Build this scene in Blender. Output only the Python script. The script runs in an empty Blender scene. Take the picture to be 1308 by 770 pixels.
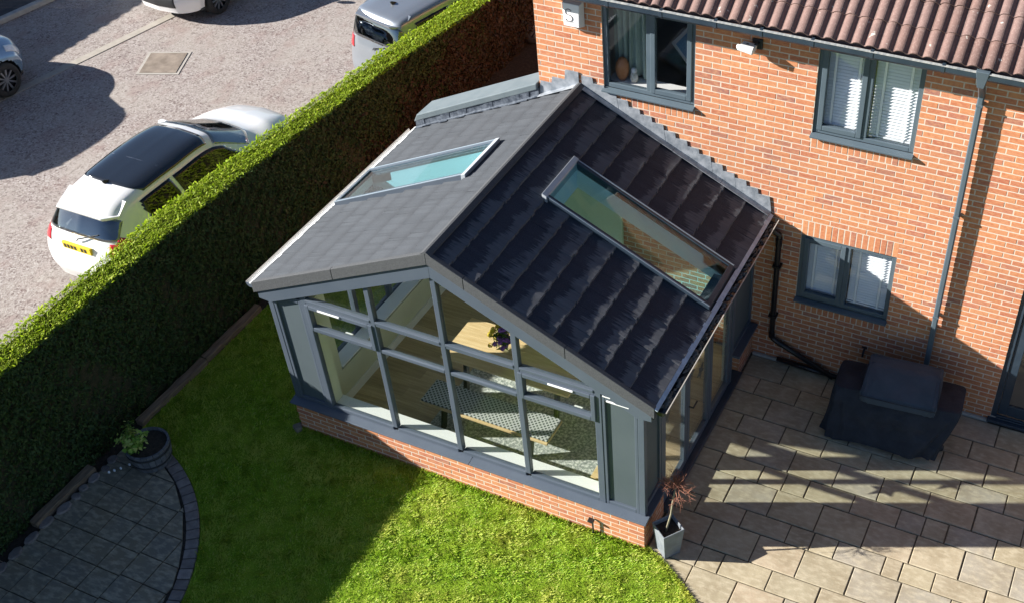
import bpy, math, random
import numpy as np
from math import sin, cos, pi, radians, tan, sqrt
random.seed(7); RNG = np.random.default_rng(7)
SC = bpy.context.scene
COL = SC.collection

# ------------------------------------------------------------------ camera, sky, sun, exposure
cam_d = bpy.data.cameras.new('camera'); cam = bpy.data.objects.new('camera', cam_d); COL.objects.link(cam)
cam.location = (4.74656, -11.1971, 11.05512)
cam.rotation_euler = (0.84286, 0.01986, 0.42585)
cam_d.sensor_width = 36.0; cam_d.lens = 1499.237 / 1308 * 36
cam_d.shift_x = -148.109 / 1308; cam_d.shift_y = 17.62 / 1308
cam_d.clip_start = 0.1; cam_d.clip_end = 2000
SC.camera = cam
SUN_DIR = np.array([1.0, 0.43, -0.50])                      # the way the light travels
hor = math.hypot(SUN_DIR[0], SUN_DIR[1]); ELEV = math.atan2(0.50, hor)
world = bpy.data.worlds.new('World'); SC.world = world; world.use_nodes = True
wn = world.node_tree.nodes; wl = world.node_tree.links
sky = wn.new('ShaderNodeTexSky'); sky.sky_type = 'NISHITA'; sky.sun_disc = False
sky.sun_elevation = ELEV; sky.sun_rotation = math.atan2(-SUN_DIR[0], -SUN_DIR[1])
sky.air_density = 0.75; sky.dust_density = 0.3; sky.ozone_density = 2.5
bg = wn['Background']; bg.inputs['Strength'].default_value = 0.05
wl.new(sky.outputs[0], bg.inputs[0])
sun_d = bpy.data.lights.new('sun', 'SUN'); sun = bpy.data.objects.new('sun', sun_d); COL.objects.link(sun)
sun_d.energy = 5.0; sun_d.angle = radians(0.5); sun_d.color = (1.0, 0.955, 0.89)
sun.rotation_euler = (pi / 2 - ELEV, 0, math.atan2(-SUN_DIR[0], SUN_DIR[1])); sun.location = (-10, -8, 12)
SC.view_settings.view_transform = 'Standard'; SC.view_settings.look = 'None'
SC.view_settings.gamma = 1; SC.view_settings.use_curve_mapping = False
SC.view_settings.exposure = 1.4
SC.cycles.max_bounces = 8; SC.cycles.transparent_max_bounces = 16

# ------------------------------------------------------------------ helpers
WLOC = {}
def link(o, parent=None, w=(0, 0, 0)):
    COL.objects.link(o); w = np.array(w, float)
    WLOC[o.name] = w
    if parent is not None:
        o.parent = parent; o.location = tuple(w - WLOC[parent.name])
    else: o.location = tuple(w)
    return o
def tag(o, label=None, cat=None, group=None, kind=None):
    if label: o['label'] = label
    if cat: o['category'] = cat
    if group: o['group'] = group
    if kind: o['kind'] = kind
    return o
def thing(name, loc, label, cat, group=None):
    return tag(link(bpy.data.objects.new(name, None), None, loc), label, cat, group)

class MB:
    def __init__(s): s.v = []; s.f = []
    def add(s, vs, fs):
        n = len(s.v); s.v += [tuple(map(float, p)) for p in vs]; s.f += [tuple(i + n for i in f) for f in fs]; return s
    def box(s, a, b):
        x0, y0, z0 = a; x1, y1, z1 = b
        return s.add([(x0,y0,z0),(x1,y0,z0),(x1,y1,z0),(x0,y1,z0),(x0,y0,z1),(x1,y0,z1),(x1,y1,z1),(x0,y1,z1)],
                     [(0,3,2,1),(4,5,6,7),(0,1,5,4),(1,2,6,5),(2,3,7,6),(3,0,4,7)])
    def obox(s, c, size, ax, ay, az):
        c = np.array(c, float); ax, ay, az = (np.array(a, float) for a in (ax, ay, az)); hx, hy, hz = (q / 2 for q in size)
        vs = [c + sx*hx*ax + sy*hy*ay + sz*hz*az for sx,sy,sz in ((-1,-1,-1),(1,-1,-1),(1,1,-1),(-1,1,-1),(-1,-1,1),(1,-1,1),(1,1,1),(-1,1,1))]
        return s.add(vs, [(0,3,2,1),(4,5,6,7),(0,1,5,4),(1,2,6,5),(2,3,7,6),(3,0,4,7)])
    def quad(s, *p): return s.add(p, [tuple(range(len(p)))])
    def prism(s, pts, vec):
        n = len(pts); vec = np.array(vec, float)
        vs = [np.array(p, float) for p in pts]; vs = vs + [p + vec for p in vs]
        return s.add(vs, [tuple(range(n))[::-1], tuple(range(n, 2*n))] + [(i, (i+1) % n, n + (i+1) % n, n + i) for i in range(n)])
    def bar(s, a, b, w, h, up=(0, 0, 1)):
        a = np.array(a, float); b = np.array(b, float); d = b - a; L = np.linalg.norm(d); d /= L
        up = np.array(up, float); x = np.cross(d, up); x /= np.linalg.norm(x); u = np.cross(x, d)
        return s.obox((a + b) / 2, (w, L, h), x, d, u)
    def path(s, pts, r, n=8, cap=True):
        pts = [np.array(p, float) for p in pts]; rs = r if hasattr(r, '__len__') else [r] * len(pts)
        base = len(s.v); prev = None
        for i, p in enumerate(pts):
            d = (pts[min(i+1, len(pts)-1)] - pts[max(i-1, 0)]); d = d / (np.linalg.norm(d) + 1e-12)
            ref = np.array((0, 0, 1.)) if abs(d[2]) < .9 else np.array((1., 0, 0))
            if prev is not None: ref = prev
            x = ref - d * (ref @ d); x /= np.linalg.norm(x) + 1e-12; prev = x; y = np.cross(d, x)
            for k in range(n): s.v.append(tuple(p + rs[i] * (cos(2*pi*k/n) * x + sin(2*pi*k/n) * y)))
        for i in range(len(pts) - 1):
            for k in range(n):
                a = base + i*n + k; b = base + i*n + (k+1) % n
                s.f.append((a, b, b + n, a + n))
        if cap:
            s.f.append(tuple(base + k for k in range(n))[::-1]); s.f.append(tuple(base + (len(pts)-1)*n + k for k in range(n)))
        return s
    def lathe(s, prof, c=(0, 0, 0), n=24):
        base = len(s.v)
        for r, z in prof:
            for k in range(n): s.v.append((c[0] + r*cos(2*pi*k/n), c[1] + r*sin(2*pi*k/n), c[2] + z))
        for i in range(len(prof) - 1):
            for k in range(n):
                a = base + i*n + k; b = base + i*n + (k+1) % n
                s.f.append((a, b, b + n, a + n))
        return s
    def build(s, name, mat, parent=None, smooth=False, bevel=0, origin=None, uv=None, sub=0, top=False):
        v = np.array(s.v); lo, hi = v.min(0), v.max(0)
        o0 = np.array(origin, float) if origin is not None else np.array(((lo[0]+hi[0])/2, (lo[1]+hi[1])/2, lo[2]))
        me = bpy.data.meshes.new(name); me.from_pydata([tuple(p) for p in (v - o0)], [], s.f); me.update()
        if uv is not None:
            lay = me.uv_layers.new(name='UVMap'); co = np.empty(len(me.loops), int); me.loops.foreach_get('vertex_index', co)
            uvs = np.array([uv(p) for p in v])[co]; lay.data.foreach_set('uv', uvs.astype('f').ravel())
        if smooth: me.polygons.foreach_set('use_smooth', [True] * len(me.polygons))
        me.materials.append(mat)
        o = link(bpy.data.objects.new(name, me), parent, o0)
        if bevel:
            m = o.modifiers.new('bevel', 'BEVEL'); m.width = bevel; m.segments = 2; m.limit_method = 'ANGLE'; m.angle_limit = radians(40)
        if sub:
            m = o.modifiers.new('sub', 'SUBSURF'); m.levels = sub; m.render_levels = sub
        return o
def inst(me, name, w, parent=None, rot=None, scale=None):
    o = link(bpy.data.objects.new(name, me), parent, w)
    if rot: o.rotation_euler = rot
    if scale: o.scale = scale
    return o
def big_mesh(name, verts, faces_n, mat, parent=None, nper=4, uv=None):
    """many faces at once; verts is (F*nper, 3), each face its own vertices"""
    verts = np.asarray(verts, 'f').reshape(-1, 3); F = len(verts) // nper
    me = bpy.data.meshes.new(name); me.vertices.add(len(verts)); me.vertices.foreach_set('co', verts.ravel())
    me.loops.add(F * nper); me.loops.foreach_set('vertex_index', np.arange(F * nper, dtype='i'))
    me.polygons.add(F); me.polygons.foreach_set('loop_start', np.arange(F, dtype='i') * nper)
    me.update(calc_edges=True); me.validate(); me.materials.append(mat)
    return link(bpy.data.objects.new(name, me), parent, (0, 0, 0) if parent is None else WLOC[parent.name])

# ------------------------------------------------------------------ materials
class NT:
    def __init__(s, name):
        s.m = bpy.data.materials.new(name); s.m.use_nodes = True; s.t = s.m.node_tree
        s.n = s.t.nodes; s.l = s.t.links; s.out = s.n['Material Output']; s.b = s.n['Principled BSDF']
    def new(s, typ, **kw):
        nd = s.n.new(typ)
        for k, v in kw.items(): setattr(nd, k, v)
        return nd
    def set(s, sock, val):
        if isinstance(val, bpy.types.NodeSocket): s.l.new(val, sock)
        else: sock.default_value = val
    def math(s, op, a, b=0.0, c=0.0, clamp=False):
        nd = s.new('ShaderNodeMath', operation=op, use_clamp=clamp); s.set(nd.inputs[0], a); s.set(nd.inputs[1], b); s.set(nd.inputs[2], c); return nd.outputs[0]
    def pos(s): return s.new('ShaderNodeNewGeometry').outputs['Position']
    def rand(s):
        a = s.new('ShaderNodeObjectInfo').outputs['Random']; b = s.new('ShaderNodeNewGeometry').outputs['Random Per Island']
        return s.math('FRACT', s.math('ADD', a, b))
    def noise(s, scale, detail=4.0, vec=None, rough=.55, scl=None):
        nd = s.new('ShaderNodeTexNoise'); nd.inputs['Scale'].default_value = scale; nd.inputs['Detail'].default_value = detail; nd.inputs['Roughness'].default_value = rough
        v = vec if vec is not None else s.pos()
        if scl is not None:
            mp = s.new('ShaderNodeMapping'); mp.inputs['Scale'].default_value = scl; s.l.new(v, mp.inputs['Vector']); v = mp.outputs[0]
        s.l.new(v, nd.inputs['Vector']); return nd.outputs['Fac']
    def ramp(s, fac, stops, interp='LINEAR'):
        nd = s.new('ShaderNodeValToRGB'); cr = nd.color_ramp; cr.interpolation = interp
        while len(cr.elements) < len(stops): cr.elements.new(.5)
        for e, (p, c) in zip(cr.elements, stops):
            e.position = p; e.color = (*c, 1) if hasattr(c, '__len__') else (c, c, c, 1)
        s.set(nd.inputs[0], fac); return nd.outputs[0]
    def mix(s, fac, a, b, mode='MIX'):
        nd = s.new('ShaderNodeMix', data_type='RGBA', blend_type=mode)
        s.set(nd.inputs[0], fac)
        for i, q in ((6, a), (7, b)):
            if isinstance(q, bpy.types.NodeSocket): s.l.new(q, nd.inputs[i])
            else: nd.inputs[i].default_value = (*q, 1)
        return nd.outputs[2]
    def vary(s, col, amount, hue=0.0):
        nd = s.new('ShaderNodeHueSaturation'); r = s.rand()
        s.set(nd.inputs['Value'], s.math('MULTIPLY_ADD', r, amount * 2, 1 - amount))
        if hue: s.set(nd.inputs['Hue'], s.math('MULTIPLY_ADD', s.math('FRACT', s.math('MULTIPLY', r, 7.31)), hue * 2, .5 - hue))
        s.l.new(col, nd.inputs['Color']); return nd.outputs[0]
    def bump(s, h, strength=.3, dist=.01):
        nd = s.new('ShaderNodeBump'); nd.inputs['Strength'].default_value = strength; nd.inputs['Distance'].default_value = dist
        s.l.new(h, nd.inputs['Height']); s.l.new(nd.outputs[0], s.b.inputs['Normal'])
    def done(s, col=None, rough=.5, metal=0.0, spec=.5, coat=0.0):
        if col is not None:
            if isinstance(col, bpy.types.NodeSocket): s.l.new(col, s.b.inputs['Base Color'])
            else: s.b.inputs['Base Color'].default_value = (*col, 1)
        s.set(s.b.inputs['Roughness'], rough); s.set(s.b.inputs['Metallic'], metal); s.b.inputs['Specular IOR Level'].default_value = spec
        s.b.inputs['Coat Weight'].default_value = coat; s.b.inputs['Coat Roughness'].default_value = .04
        return s.m
def mat(name, c1, c2=None, scale=6, rough=.5, metal=0., var=0., bump=None, spec=.5, coat=0., lo=.35, hi=.65, scl=None, hue=0.):
    t = NT(name)
    if c2 is None and not var and not bump: return t.done(c1, rough, metal, spec, coat)
    col = t.ramp(t.noise(scale, 5, scl=scl), [(lo, c1), (hi, c2 or c1)])
    if var: col = t.vary(col, var, hue)
    if bump: t.bump(t.noise(bump[0], 5, scl=scl), bump[1], bump[2] if len(bump) > 2 else .01)
    return t.done(col, rough, metal, spec, coat)
def glass(name, tint, refl=.05, rough=0.0, dirt_shade=0.0):
    t = NT(name); t.n.remove(t.b)
    tr = t.new('ShaderNodeBsdfTransparent'); tr.inputs[0].default_value = (*tint, 1)
    gl = t.new('ShaderNodeBsdfGlossy'); gl.inputs['Color'].default_value = (1, 1, 1, 1); gl.inputs['Roughness'].default_value = rough
    lw = t.new('ShaderNodeLayerWeight'); lw.inputs[0].default_value = .5
    f = t.math('MULTIPLY_ADD', t.math('POWER', lw.outputs['Facing'], 5.0), 1 - refl, refl, clamp=True)
    mx = t.new('ShaderNodeMixShader'); t.l.new(f, mx.inputs[0]); t.l.new(tr.outputs[0], mx.inputs[1]); t.l.new(gl.outputs[0], mx.inputs[2])
    last = mx
    if dirt_shade:
        df = t.new('ShaderNodeBsdfDiffuse'); df.inputs[0].default_value = (.5, .5, .48, 1)
        m2 = t.new('ShaderNodeMixShader'); t.set(m2.inputs[0], t.math('MULTIPLY', t.noise(3, 5), dirt_shade)); t.l.new(mx.outputs[0], m2.inputs[1]); t.l.new(df.outputs[0], m2.inputs[2]); last = m2
    t.l.new(last.outputs[0], t.out.inputs['Surface']); return t.m

def brick_mat():
    t = NT('facing_brick'); r = t.rand()
    base = t.ramp(r, [(0, (.50,.175,.072)), (.15, (.56,.225,.092)), (.30, (.45,.135,.065)), (.46, (.59,.265,.12)), (.60, (.52,.185,.078)), (.72, (.38,.10,.055)), (.82, (.56,.235,.11)), (.90, (.40,.125,.085)), (.96, (.28,.11,.09)), (1, (.24,.105,.105))])
    n = t.noise(17, 5, scl=(1, 1, 2.2)); col = t.mix(t.math('MULTIPLY', t.ramp(n, [(.38, 0.), (.66, 1.)]), .55), base, (.64,.33,.165)); n2 = t.noise(23, 4); col = t.mix(t.math('MULTIPLY', t.ramp(n2, [(.50, 0.), (.70, 1.)]), .5), col, (.38,.10,.05))
    g = t.noise(160, 3); col = t.mix(t.math('MULTIPLY', t.ramp(g, [(.55, 0.), (.75, 1.)]), .35), col, (.25,.08,.05))
    col = t.mix(t.math('MULTIPLY', t.ramp(t.noise(.8, 5), [(.40, 0.), (.72, 1.)]), .35), col, (.30,.12,.07))
    col = t.mix(.14, col, (.52,.27,.17)); t.bump(t.noise(120, 4), .35, .004); return t.done(col, .85, spec=.2)
def mortar_mat():
    t = NT('mortar'); col = t.ramp(t.noise(30, 5), [(.3, (.52,.44,.36)), (.7, (.64,.56,.46))]); t.bump(t.noise(200, 3), .3, .003); return t.done(col, .95, spec=.1)
def roof_tile_mat(name, banded):
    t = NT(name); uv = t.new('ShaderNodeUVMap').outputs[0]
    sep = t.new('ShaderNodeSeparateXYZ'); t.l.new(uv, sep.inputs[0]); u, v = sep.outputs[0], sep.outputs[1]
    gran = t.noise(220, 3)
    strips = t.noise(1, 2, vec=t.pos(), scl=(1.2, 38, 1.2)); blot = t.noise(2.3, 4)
    if banded:                                                     # dark upper part, ragged paler band towards the lower edge
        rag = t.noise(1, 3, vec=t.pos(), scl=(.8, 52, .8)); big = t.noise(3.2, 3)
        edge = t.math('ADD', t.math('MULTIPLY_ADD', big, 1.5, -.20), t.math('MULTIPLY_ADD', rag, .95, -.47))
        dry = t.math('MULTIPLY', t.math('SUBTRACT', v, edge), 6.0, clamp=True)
        palec = t.mix(strips, (.066,.071,.083), (.118,.122,.134)); darkc = t.mix(blot, (.014,.018,.030), (.028,.034,.050))
        col = t.mix(dry, darkc, palec); rough = t.math('MULTIPLY_ADD', dry, .15, .75)
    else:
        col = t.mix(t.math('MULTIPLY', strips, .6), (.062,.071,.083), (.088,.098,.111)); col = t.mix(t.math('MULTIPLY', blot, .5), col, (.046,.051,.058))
        dirt_shade = t.ramp(v, [(0, .2), (.12, .9), (.45, .1), (.75, 0.), (1, .35)]); col = t.mix(t.math('MULTIPLY', dirt_shade, .75), col, (.036,.040,.047)); rough = .85  # course shading painted in as darker bands along each tile
    col = t.mix(t.math('MULTIPLY', t.ramp(gran, [(.45, 0.), (.7, 1.)]), .4), col, (.17,.17,.175) if not banded else (.12,.12,.125))
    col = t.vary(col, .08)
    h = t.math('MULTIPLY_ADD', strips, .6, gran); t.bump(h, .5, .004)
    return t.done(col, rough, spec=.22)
def slab_mat(name, stops, var=.12):
    t = NT(name); r = t.rand(); base = t.ramp(r, stops)
    n1 = t.noise(2.2, 6, rough=.65); n2 = t.noise(9, 6, scl=(1, 2.2, 1)); col = t.mix(t.math('MULTIPLY', t.ramp(n1, [(.38, 0.), (.62, 1.)]), .6), base, (.25,.20,.125))
    col = t.mix(t.math('MULTIPLY', t.ramp(n2, [(.46, 0.), (.66, 1.)]), .5), col, (.54,.475,.345))
    col = t.mix(t.math('MULTIPLY', t.ramp(t.noise(70, 3), [(.55, 0.), (.7, 1.)]), .25), col, (.22,.19,.14))
    t.bump(t.math('ADD', n2, t.math('MULTIPLY', t.noise(60, 5), .4)), .45, .006); return t.done(col, .8, spec=.25)

M_BRICK = brick_mat(); M_MORTAR = mortar_mat()
M_TILE_L = roof_tile_mat('granulated_tile', False); M_TILE_R = roof_tile_mat('banded_granulated_tile', True)
M_VERGE = mat('granulated_trim', (.038,.041,.046), (.076,.080,.086), 120, .85, bump=(260, .4, .003))
M_FRAME = mat('anthracite_frame', (.072,.091,.118), (.084,.103,.131), 2, .38, spec=.4)
M_PANEL = mat('anthracite_panel', (.070,.090,.100), (.080,.101,.112), 1.3, .5, spec=.3)
M_HFRAME = mat('slate_grey_frame', (.078,.108,.132), (.092,.122,.146), 3, .4, spec=.4)
M_LEAD = mat('lead', (.18,.205,.235), (.34,.365,.40), 9, .5, metal=.2, bump=(25, .35, .01))
M_CAP = mat('grey_capping', (.115,.145,.16), (.14,.17,.185), 4, .45)
M_GUT_BLACK = mat('black_plastic', (.008,.008,.010), (.014,.014,.017), 20, .3)
M_GUT_GREY = mat('grey_gutter', (.022,.036,.054), (.032,.048,.068), 6, .4, bump=(40, .08, .003))  # grey darkened to carry the shade under the tile overhang
M_ROOF_CLAY = None
def clay():
    t = NT('weathered_concrete_tile'); r = t.rand()
    base = t.ramp(r, [(0, (.15,.092,.079)), (.5, (.205,.130,.113)), (1, (.178,.117,.106))]); n = t.noise(5, 6, rough=.65)
    col = t.mix(t.math('MULTIPLY', t.ramp(n, [(.4, 0.), (.7, 1.)]), .5), base, (.105,.070,.064))
    col = t.mix(t.math('MULTIPLY', t.ramp(t.noise(45, 5), [(.5, 0.), (.7, 1.)]), .35), col, (.33,.25,.22))
    col = t.mix(t.ramp(t.noise(13, 2), [(.70, 0.), (.74, 1.)]), col, (.42,.40,.36))
    t.bump(t.noise(110, 4), .5, .005); return t.done(col, .9, spec=.2)
M_CLAY = clay()
M_WHITE = mat('white_paint', (.78,.78,.76), (.80,.80,.79), 3, .35)
M_PLASTER = mat('cream_plaster', (.60,.61,.45), (.63,.64,.48), 2, .8)
M_CEIL = mat('white_plaster', (.72,.74,.74), (.75,.76,.76), 2, .8)
M_GLASS = glass('clear_glass', (.955,.975,.962), .035)
M_GLASS_SKY = glass('blue_tinted_glass', (.70,.90,.94), .05)
M_GLASS_HOUSE = glass('window_glass', (.985,.99,.995), .045)
M_SLAB = slab_mat('sandstone', [(0, (.39,.335,.225)), (.2, (.43,.37,.25)), (.4, (.37,.325,.23)), (.55, (.44,.35,.245)), (.7, (.40,.35,.24)), (.85, (.36,.31,.235)), (1, (.35,.32,.26))])
M_SLAB2 = slab_mat('grey_concrete_slab', [(0, (.17,.155,.12)), (.5, (.21,.195,.155)), (1, (.185,.17,.14))])
M_SETT = mat('tumbled_sett', (.17,.145,.135), (.24,.21,.195), 14, .9, var=.22, bump=(60, .5, .006))
M_JOINT = mat('mossy_joint', (.075,.068,.045), (.14,.115,.08), 20, .95, bump=(90, .4, .004))
M_SOIL = mat('dark_soil', (.025,.020,.014), (.055,.042,.03), 18, 1., bump=(50, .8, .02))
def lawn_mat():
    t = NT('lawn_soil_and_thatch'); col = t.ramp(t.noise(3, 6), [(.3, (.14,.24,.015)), (.6, (.20,.30,.022)), (.8, (.28,.32,.05))])
    t.bump(t.noise(60, 5), .8, .02); return t.done(col, .95, spec=.1)
M_LAWN = lawn_mat()
def leaf_mat(name, stops, patch=None, sub=.35, rough=.55):
    t = NT(name); col = t.ramp(t.rand(), stops)
    if patch: col = t.mix(t.ramp(t.noise(patch[1], 4), [(.42, 0.), (.66, 1.)]), col, patch[0])
    t.done(col, rough, spec=.25)
    tl = t.new('ShaderNodeBsdfTranslucent'); t.l.new(col, tl.inputs[0])
    mx = t.new('ShaderNodeMixShader'); mx.inputs[0].default_value = sub
    t.l.new(t.b.outputs[0], mx.inputs[1]); t.l.new(tl.outputs[0], mx.inputs[2]); t.l.new(mx.outputs[0], t.out.inputs['Surface']); return t.m
M_GRASS = leaf_mat('grass_blade', [(0, (.16,.31,.014)), (.4, (.25,.42,.02)), (.75, (.36,.50,.035)), (1, (.52,.54,.14))], ((.46,.50,.08), 1.6), sub=.4)
M_HEDGE = leaf_mat('conifer_leaf', [(0, (.20,.31,.012)), (.5, (.30,.42,.018)), (.85, (.38,.48,.035)), (1, (.50,.53,.10))], sub=.38)
M_HEDGE_IN = leaf_mat('shade_toned_conifer_leaf', [(0, (.020,.042,.012)), (.6, (.034,.064,.016)), (1, (.055,.09,.024))], sub=.12)  # shade on the garden face painted in as a darker leaf colour
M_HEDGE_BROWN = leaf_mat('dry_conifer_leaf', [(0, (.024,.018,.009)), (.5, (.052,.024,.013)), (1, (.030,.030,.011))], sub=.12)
M_HEDGE_CORE = mat('hedge_inner_twigs', (.022,.028,.010), (.05,.04,.02), 14, 1., bump=(30, 1., .03))
M_TIMBER = mat('weathered_timber', (.12,.085,.055), (.23,.17,.115), 6, .9, bump=(40, .5, .006), scl=(6, .6, 6))
M_OAK = mat('pale_oak', (.58,.40,.20), (.70,.52,.29), 3, .5, scl=(1, 8, 8))
def floor_mat():
    t = NT('oak_floorboard'); n = t.noise(3, 6, scl=(.6, 9, 1)); col = t.ramp(n, [(.3, (.36,.27,.16)), (.7, (.54,.42,.27))]); col = t.vary(col, .14); return t.done(col, .5, spec=.3)
M_FLOOR = floor_mat()
M_BLACK = mat('black_steel', (.02,.022,.025), None, 1, .5)
print('materials ok')

# ------------------------------------------------------------------ the ground
def sheet(name, pts, z, m, kind='structure', zb=None):
    b = MB()
    if zb is None: b.quad(*[(x, y, z) for x, y in pts])
    else: b.prism([(x, y, zb) for x, y in pts], (0, 0, z - zb))
    o = b.build(name, m, origin=(pts[0][0], pts[0][1], z)); return tag(o, kind=kind)
sheet('ground', [(-220,-220),(220,-220),(220,220),(-220,220)], -.10, mat('far_ground', (.10,.11,.06), (.16,.15,.10), .4, .95))
def drive_mat():
    t = NT('worn_pink_tarmac'); p = t.pos()
    chips = t.new('ShaderNodeTexVoronoi'); chips.inputs['Scale'].default_value = 38; t.l.new(p, chips.inputs['Vector'])
    sep = t.new('ShaderNodeSeparateColor'); t.l.new(chips.outputs['Color'], sep.inputs[0])
    base = t.ramp(sep.outputs[0], [(0, (.12,.085,.08)), (.13, (.23,.19,.175)), (.42, (.295,.255,.235)), (.75, (.34,.30,.28)), (1, (.42,.385,.36))])
    big = t.noise(.9, 6, rough=.65); col = t.mix(t.math('MULTIPLY', t.ramp(big, [(.42, 0.), (.62, 1.)]), .55), base, (.365,.33,.295))
    patch = t.noise(2.6, 5, scl=(1, .6, 1)); col = t.mix(t.math('MULTIPLY', t.ramp(patch, [(.52, 0.), (.68, 1.)]), .38), col, (.25,.165,.15))
    dk = t.noise(13, 3, scl=(1, .55, 1)); col = t.mix(t.math('MULTIPLY', t.ramp(dk, [(.59, 0.), (.67, 1.)]), .6), col, (.13,.095,.085))
    t.bump(t.math('ADD', t.noise(55, 4), t.math('MULTIPLY', dk, .6)), .6, .012); return t.done(col, .9, spec=.2)
M_DRIVE = drive_mat()
sheet('driveway', [(-60,-40),(-5.72,-40),(-5.72,-6),(-5.72,45),(-60,45)], 0.0, M_DRIVE, zb=-.09)
sheet('lawn', [(-5.45,-4.5)] + [(-5.73 + 2.655*cos(a), -7.13 + 2.655*sin(a)) for a in np.linspace(1.40, -.9, 30)] + [(-3.6,-14),(7.5,-14),(7.5,-6.5),(2.9,-4.95),(2.12,-4.06),(1.83,-3.84),(1.46,-3.63),(1.2,-3.5),(-3.4,-3.5),(-3.4,0.2),(-5.45,0.2)], .004, M_LAWN, zb=-.09)
sheet('soil_bed', [(-5.72,-12),(-5.2,-12),(-5.2,-4.4),(-5.45,-4.4),(-5.45,12),(-5.72,12)], -.004, M_SOIL, zb=-.088)
sheet('side_passage', [(-5.45,.2),(-1.9,.2),(-1.9,12),(-5.45,12)], -.006, M_SOIL, zb=-.086)

# natural stone patio: rows measured in metres from the house wall
patio = sheet('patio', [(1.25,.1),(7.4,.1),(7.4,-7),(3.3,-5.6),(2.9,-4.95),(2.12,-4.06),(1.83,-3.84),(1.46,-3.63),(1.25,-3.55)], -.008, M_JOINT, zb=-.085)
rows = [(-.05,-.44,[1.84,2.40,2.97,3.53,4.08,4.64,5.2,5.8]), (-.44,-.75,[1.57,2.13,2.70,3.26,3.82,4.38,4.95,5.5,6.1]), (-.75,-1.14,[1.84,2.40,2.96,3.52,4.09,4.64,5.20,5.8]),
        (-1.14,-1.46,[1.59,2.16,2.71,3.28,3.83,4.39,4.95,5.5]), (-1.46,-1.86,[1.86,2.41,2.98,3.53,4.10,4.66,5.22,5.8]), (-1.86,-2.16,[1.58,2.13,2.43,2.72,3.28,3.84,4.14,4.41,4.97,5.5]),
        (-2.16,-2.60,[1.86,2.40,2.98,3.55,4.11,4.67,5.23,5.8]), (-2.60,-2.88,[1.59,2.16,2.72,3.01,3.30,3.86,4.06,4.43,5.0,5.6]), (-2.88,-3.30,[1.85,2.43,2.98,3.56,4.11,4.67,5.23,5.8]),
        (-3.30,-3.60,[1.89,2.16,2.73,3.30,3.86,4.42,4.98,5.6]), (-3.60,-4.02,[1.88,2.42,2.98,3.55,4.10,4.66,5.2,5.8]), (-4.02,-4.31,[2.4,2.72,3.28,3.84,4.4,4.96,5.5]), (-4.31,-4.75,[2.98,3.55,4.1,4.66,5.2,5.8])]
EDGE = [(1.25,-3.56),(1.49,-3.66),(1.82,-3.86),(2.10,-4.08),(2.5,-4.45),(2.9,-4.95)]
def edge_y(x): return float(np.interp(x, [p[0] for p in EDGE], [p[1] for p in EDGE]))
for ya, yb, js in rows:
    xs = [1.30] + js + [6.4]
    for xa, xb in zip(xs[:-1], xs[1:]):
        g = .0075; j = lambda: random.uniform(-.003, .003)
        x0, x1, y1, y0 = xa + g + j(), xb - g + j(), ya - g + j(), yb + g + j()
        pts = [(x0, y0), (x1, y0), (x1, y1), (x0, y1)]
        if x0 < 2.9:                                              # slabs cut to the curved lawn edge
            n = 7; low = [(x0 + (x1-x0)*i/(n-1), max(y0, edge_y(x0 + (x1-x0)*i/(n-1)) + .01)) for i in range(n)]
            if low[-1][1] >= y1 - .02: continue
            low = [(x, min(y, y1)) for x, y in low]; k = 0
            while k < n - 2 and low[k+1][1] >= y1 - 1e-6: k += 1
            low = low[k:]
            if all(abs(y - y0) < 1e-6 for _, y in low): low = [low[0], low[-1]]
            pts = low + [(x1, y1)] + ([(x0, y1)] if low[0][1] < y1 - 1e-4 else [])
        zt = .006 + random.uniform(-.003, .003); tx, ty = random.uniform(-.004, .004), random.uniform(-.004, .004)
        cx, cy = (x0+x1)/2, (y0+y1)/2; b = MB(); e = .006
        top = [(cx + (x-cx)*(1-e/(x1-x0)*2), cy + (y-cy)*(1-e/(y1-y0)*2), zt + tx*(x-cx) + ty*(y-cy)) for x, y in pts]
        mid = [(x, y, zt - .006 + tx*(x-cx) + ty*(y-cy)) for x, y in pts]; bot = [(x, y, -.03) for x, y in pts]; m_ = len(pts)
        b.add(top + mid + bot, [tuple(range(m_))] + [(m_*r+i+m_, m_*r+(i+1) % m_+m_, m_*r+(i+1) % m_, m_*r+i) for r in (0, 1) for i in range(m_)])
        b.build('paving_slab', M_SLAB, patio, origin=(cx, cy, 0))

# small round corner patio by the hedge, ringed by setts
CC, CR = np.array([-5.73, -7.13]), 2.65
rp = sheet('corner_patio', [(-5.25,-9.4)] + [(CC[0] + (CR-.02)*cos(a), CC[1] + (CR-.02)*sin(a)) for a in np.linspace(-1.1, 1.385, 28)] + [(-5.25,-4.6)], -.002, M_SOIL, zb=-.084)
P = .335
for i in range(9):
    for j in range(14):
        x0, y1 = -5.09 + P * (i - 1) + .006, -4.70 - P * j + .006 + (.02 if i > 3 else 0); x1, y0 = x0 + P - .012, y1 - P + .012
        r_in = CR - .163; n = 6
        pts = [(x0, y0), (x1, y0), (x1, y1), (x0, y1)]
        ins = [math.hypot(x-CC[0], y-CC[1]) < r_in for x, y in pts]
        if not any(ins): continue
        if not all(ins):                                          # clip to the ring
            poly = []
            for k in range(4):
                p, q_ = np.array(pts[k]), np.array(pts[(k+1) % 4])
                for t_ in np.linspace(0, 1, n, endpoint=False):
                    s_ = p + (q_-p)*t_; d = s_ - CC; L = np.linalg.norm(d)
                    if L > r_in: continue
                    poly.append(tuple(s_))
            if len(poly) < 3: continue
            pts = poly
        z = .018 + random.uniform(-.004, .004); b = MB(); b.prism([(x, y, -.03) for x, y in pts], (0, 0, z + .03)); b.build('paving_slab', M_SLAB2, rp, bevel=.004)
a = 1.30
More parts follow.
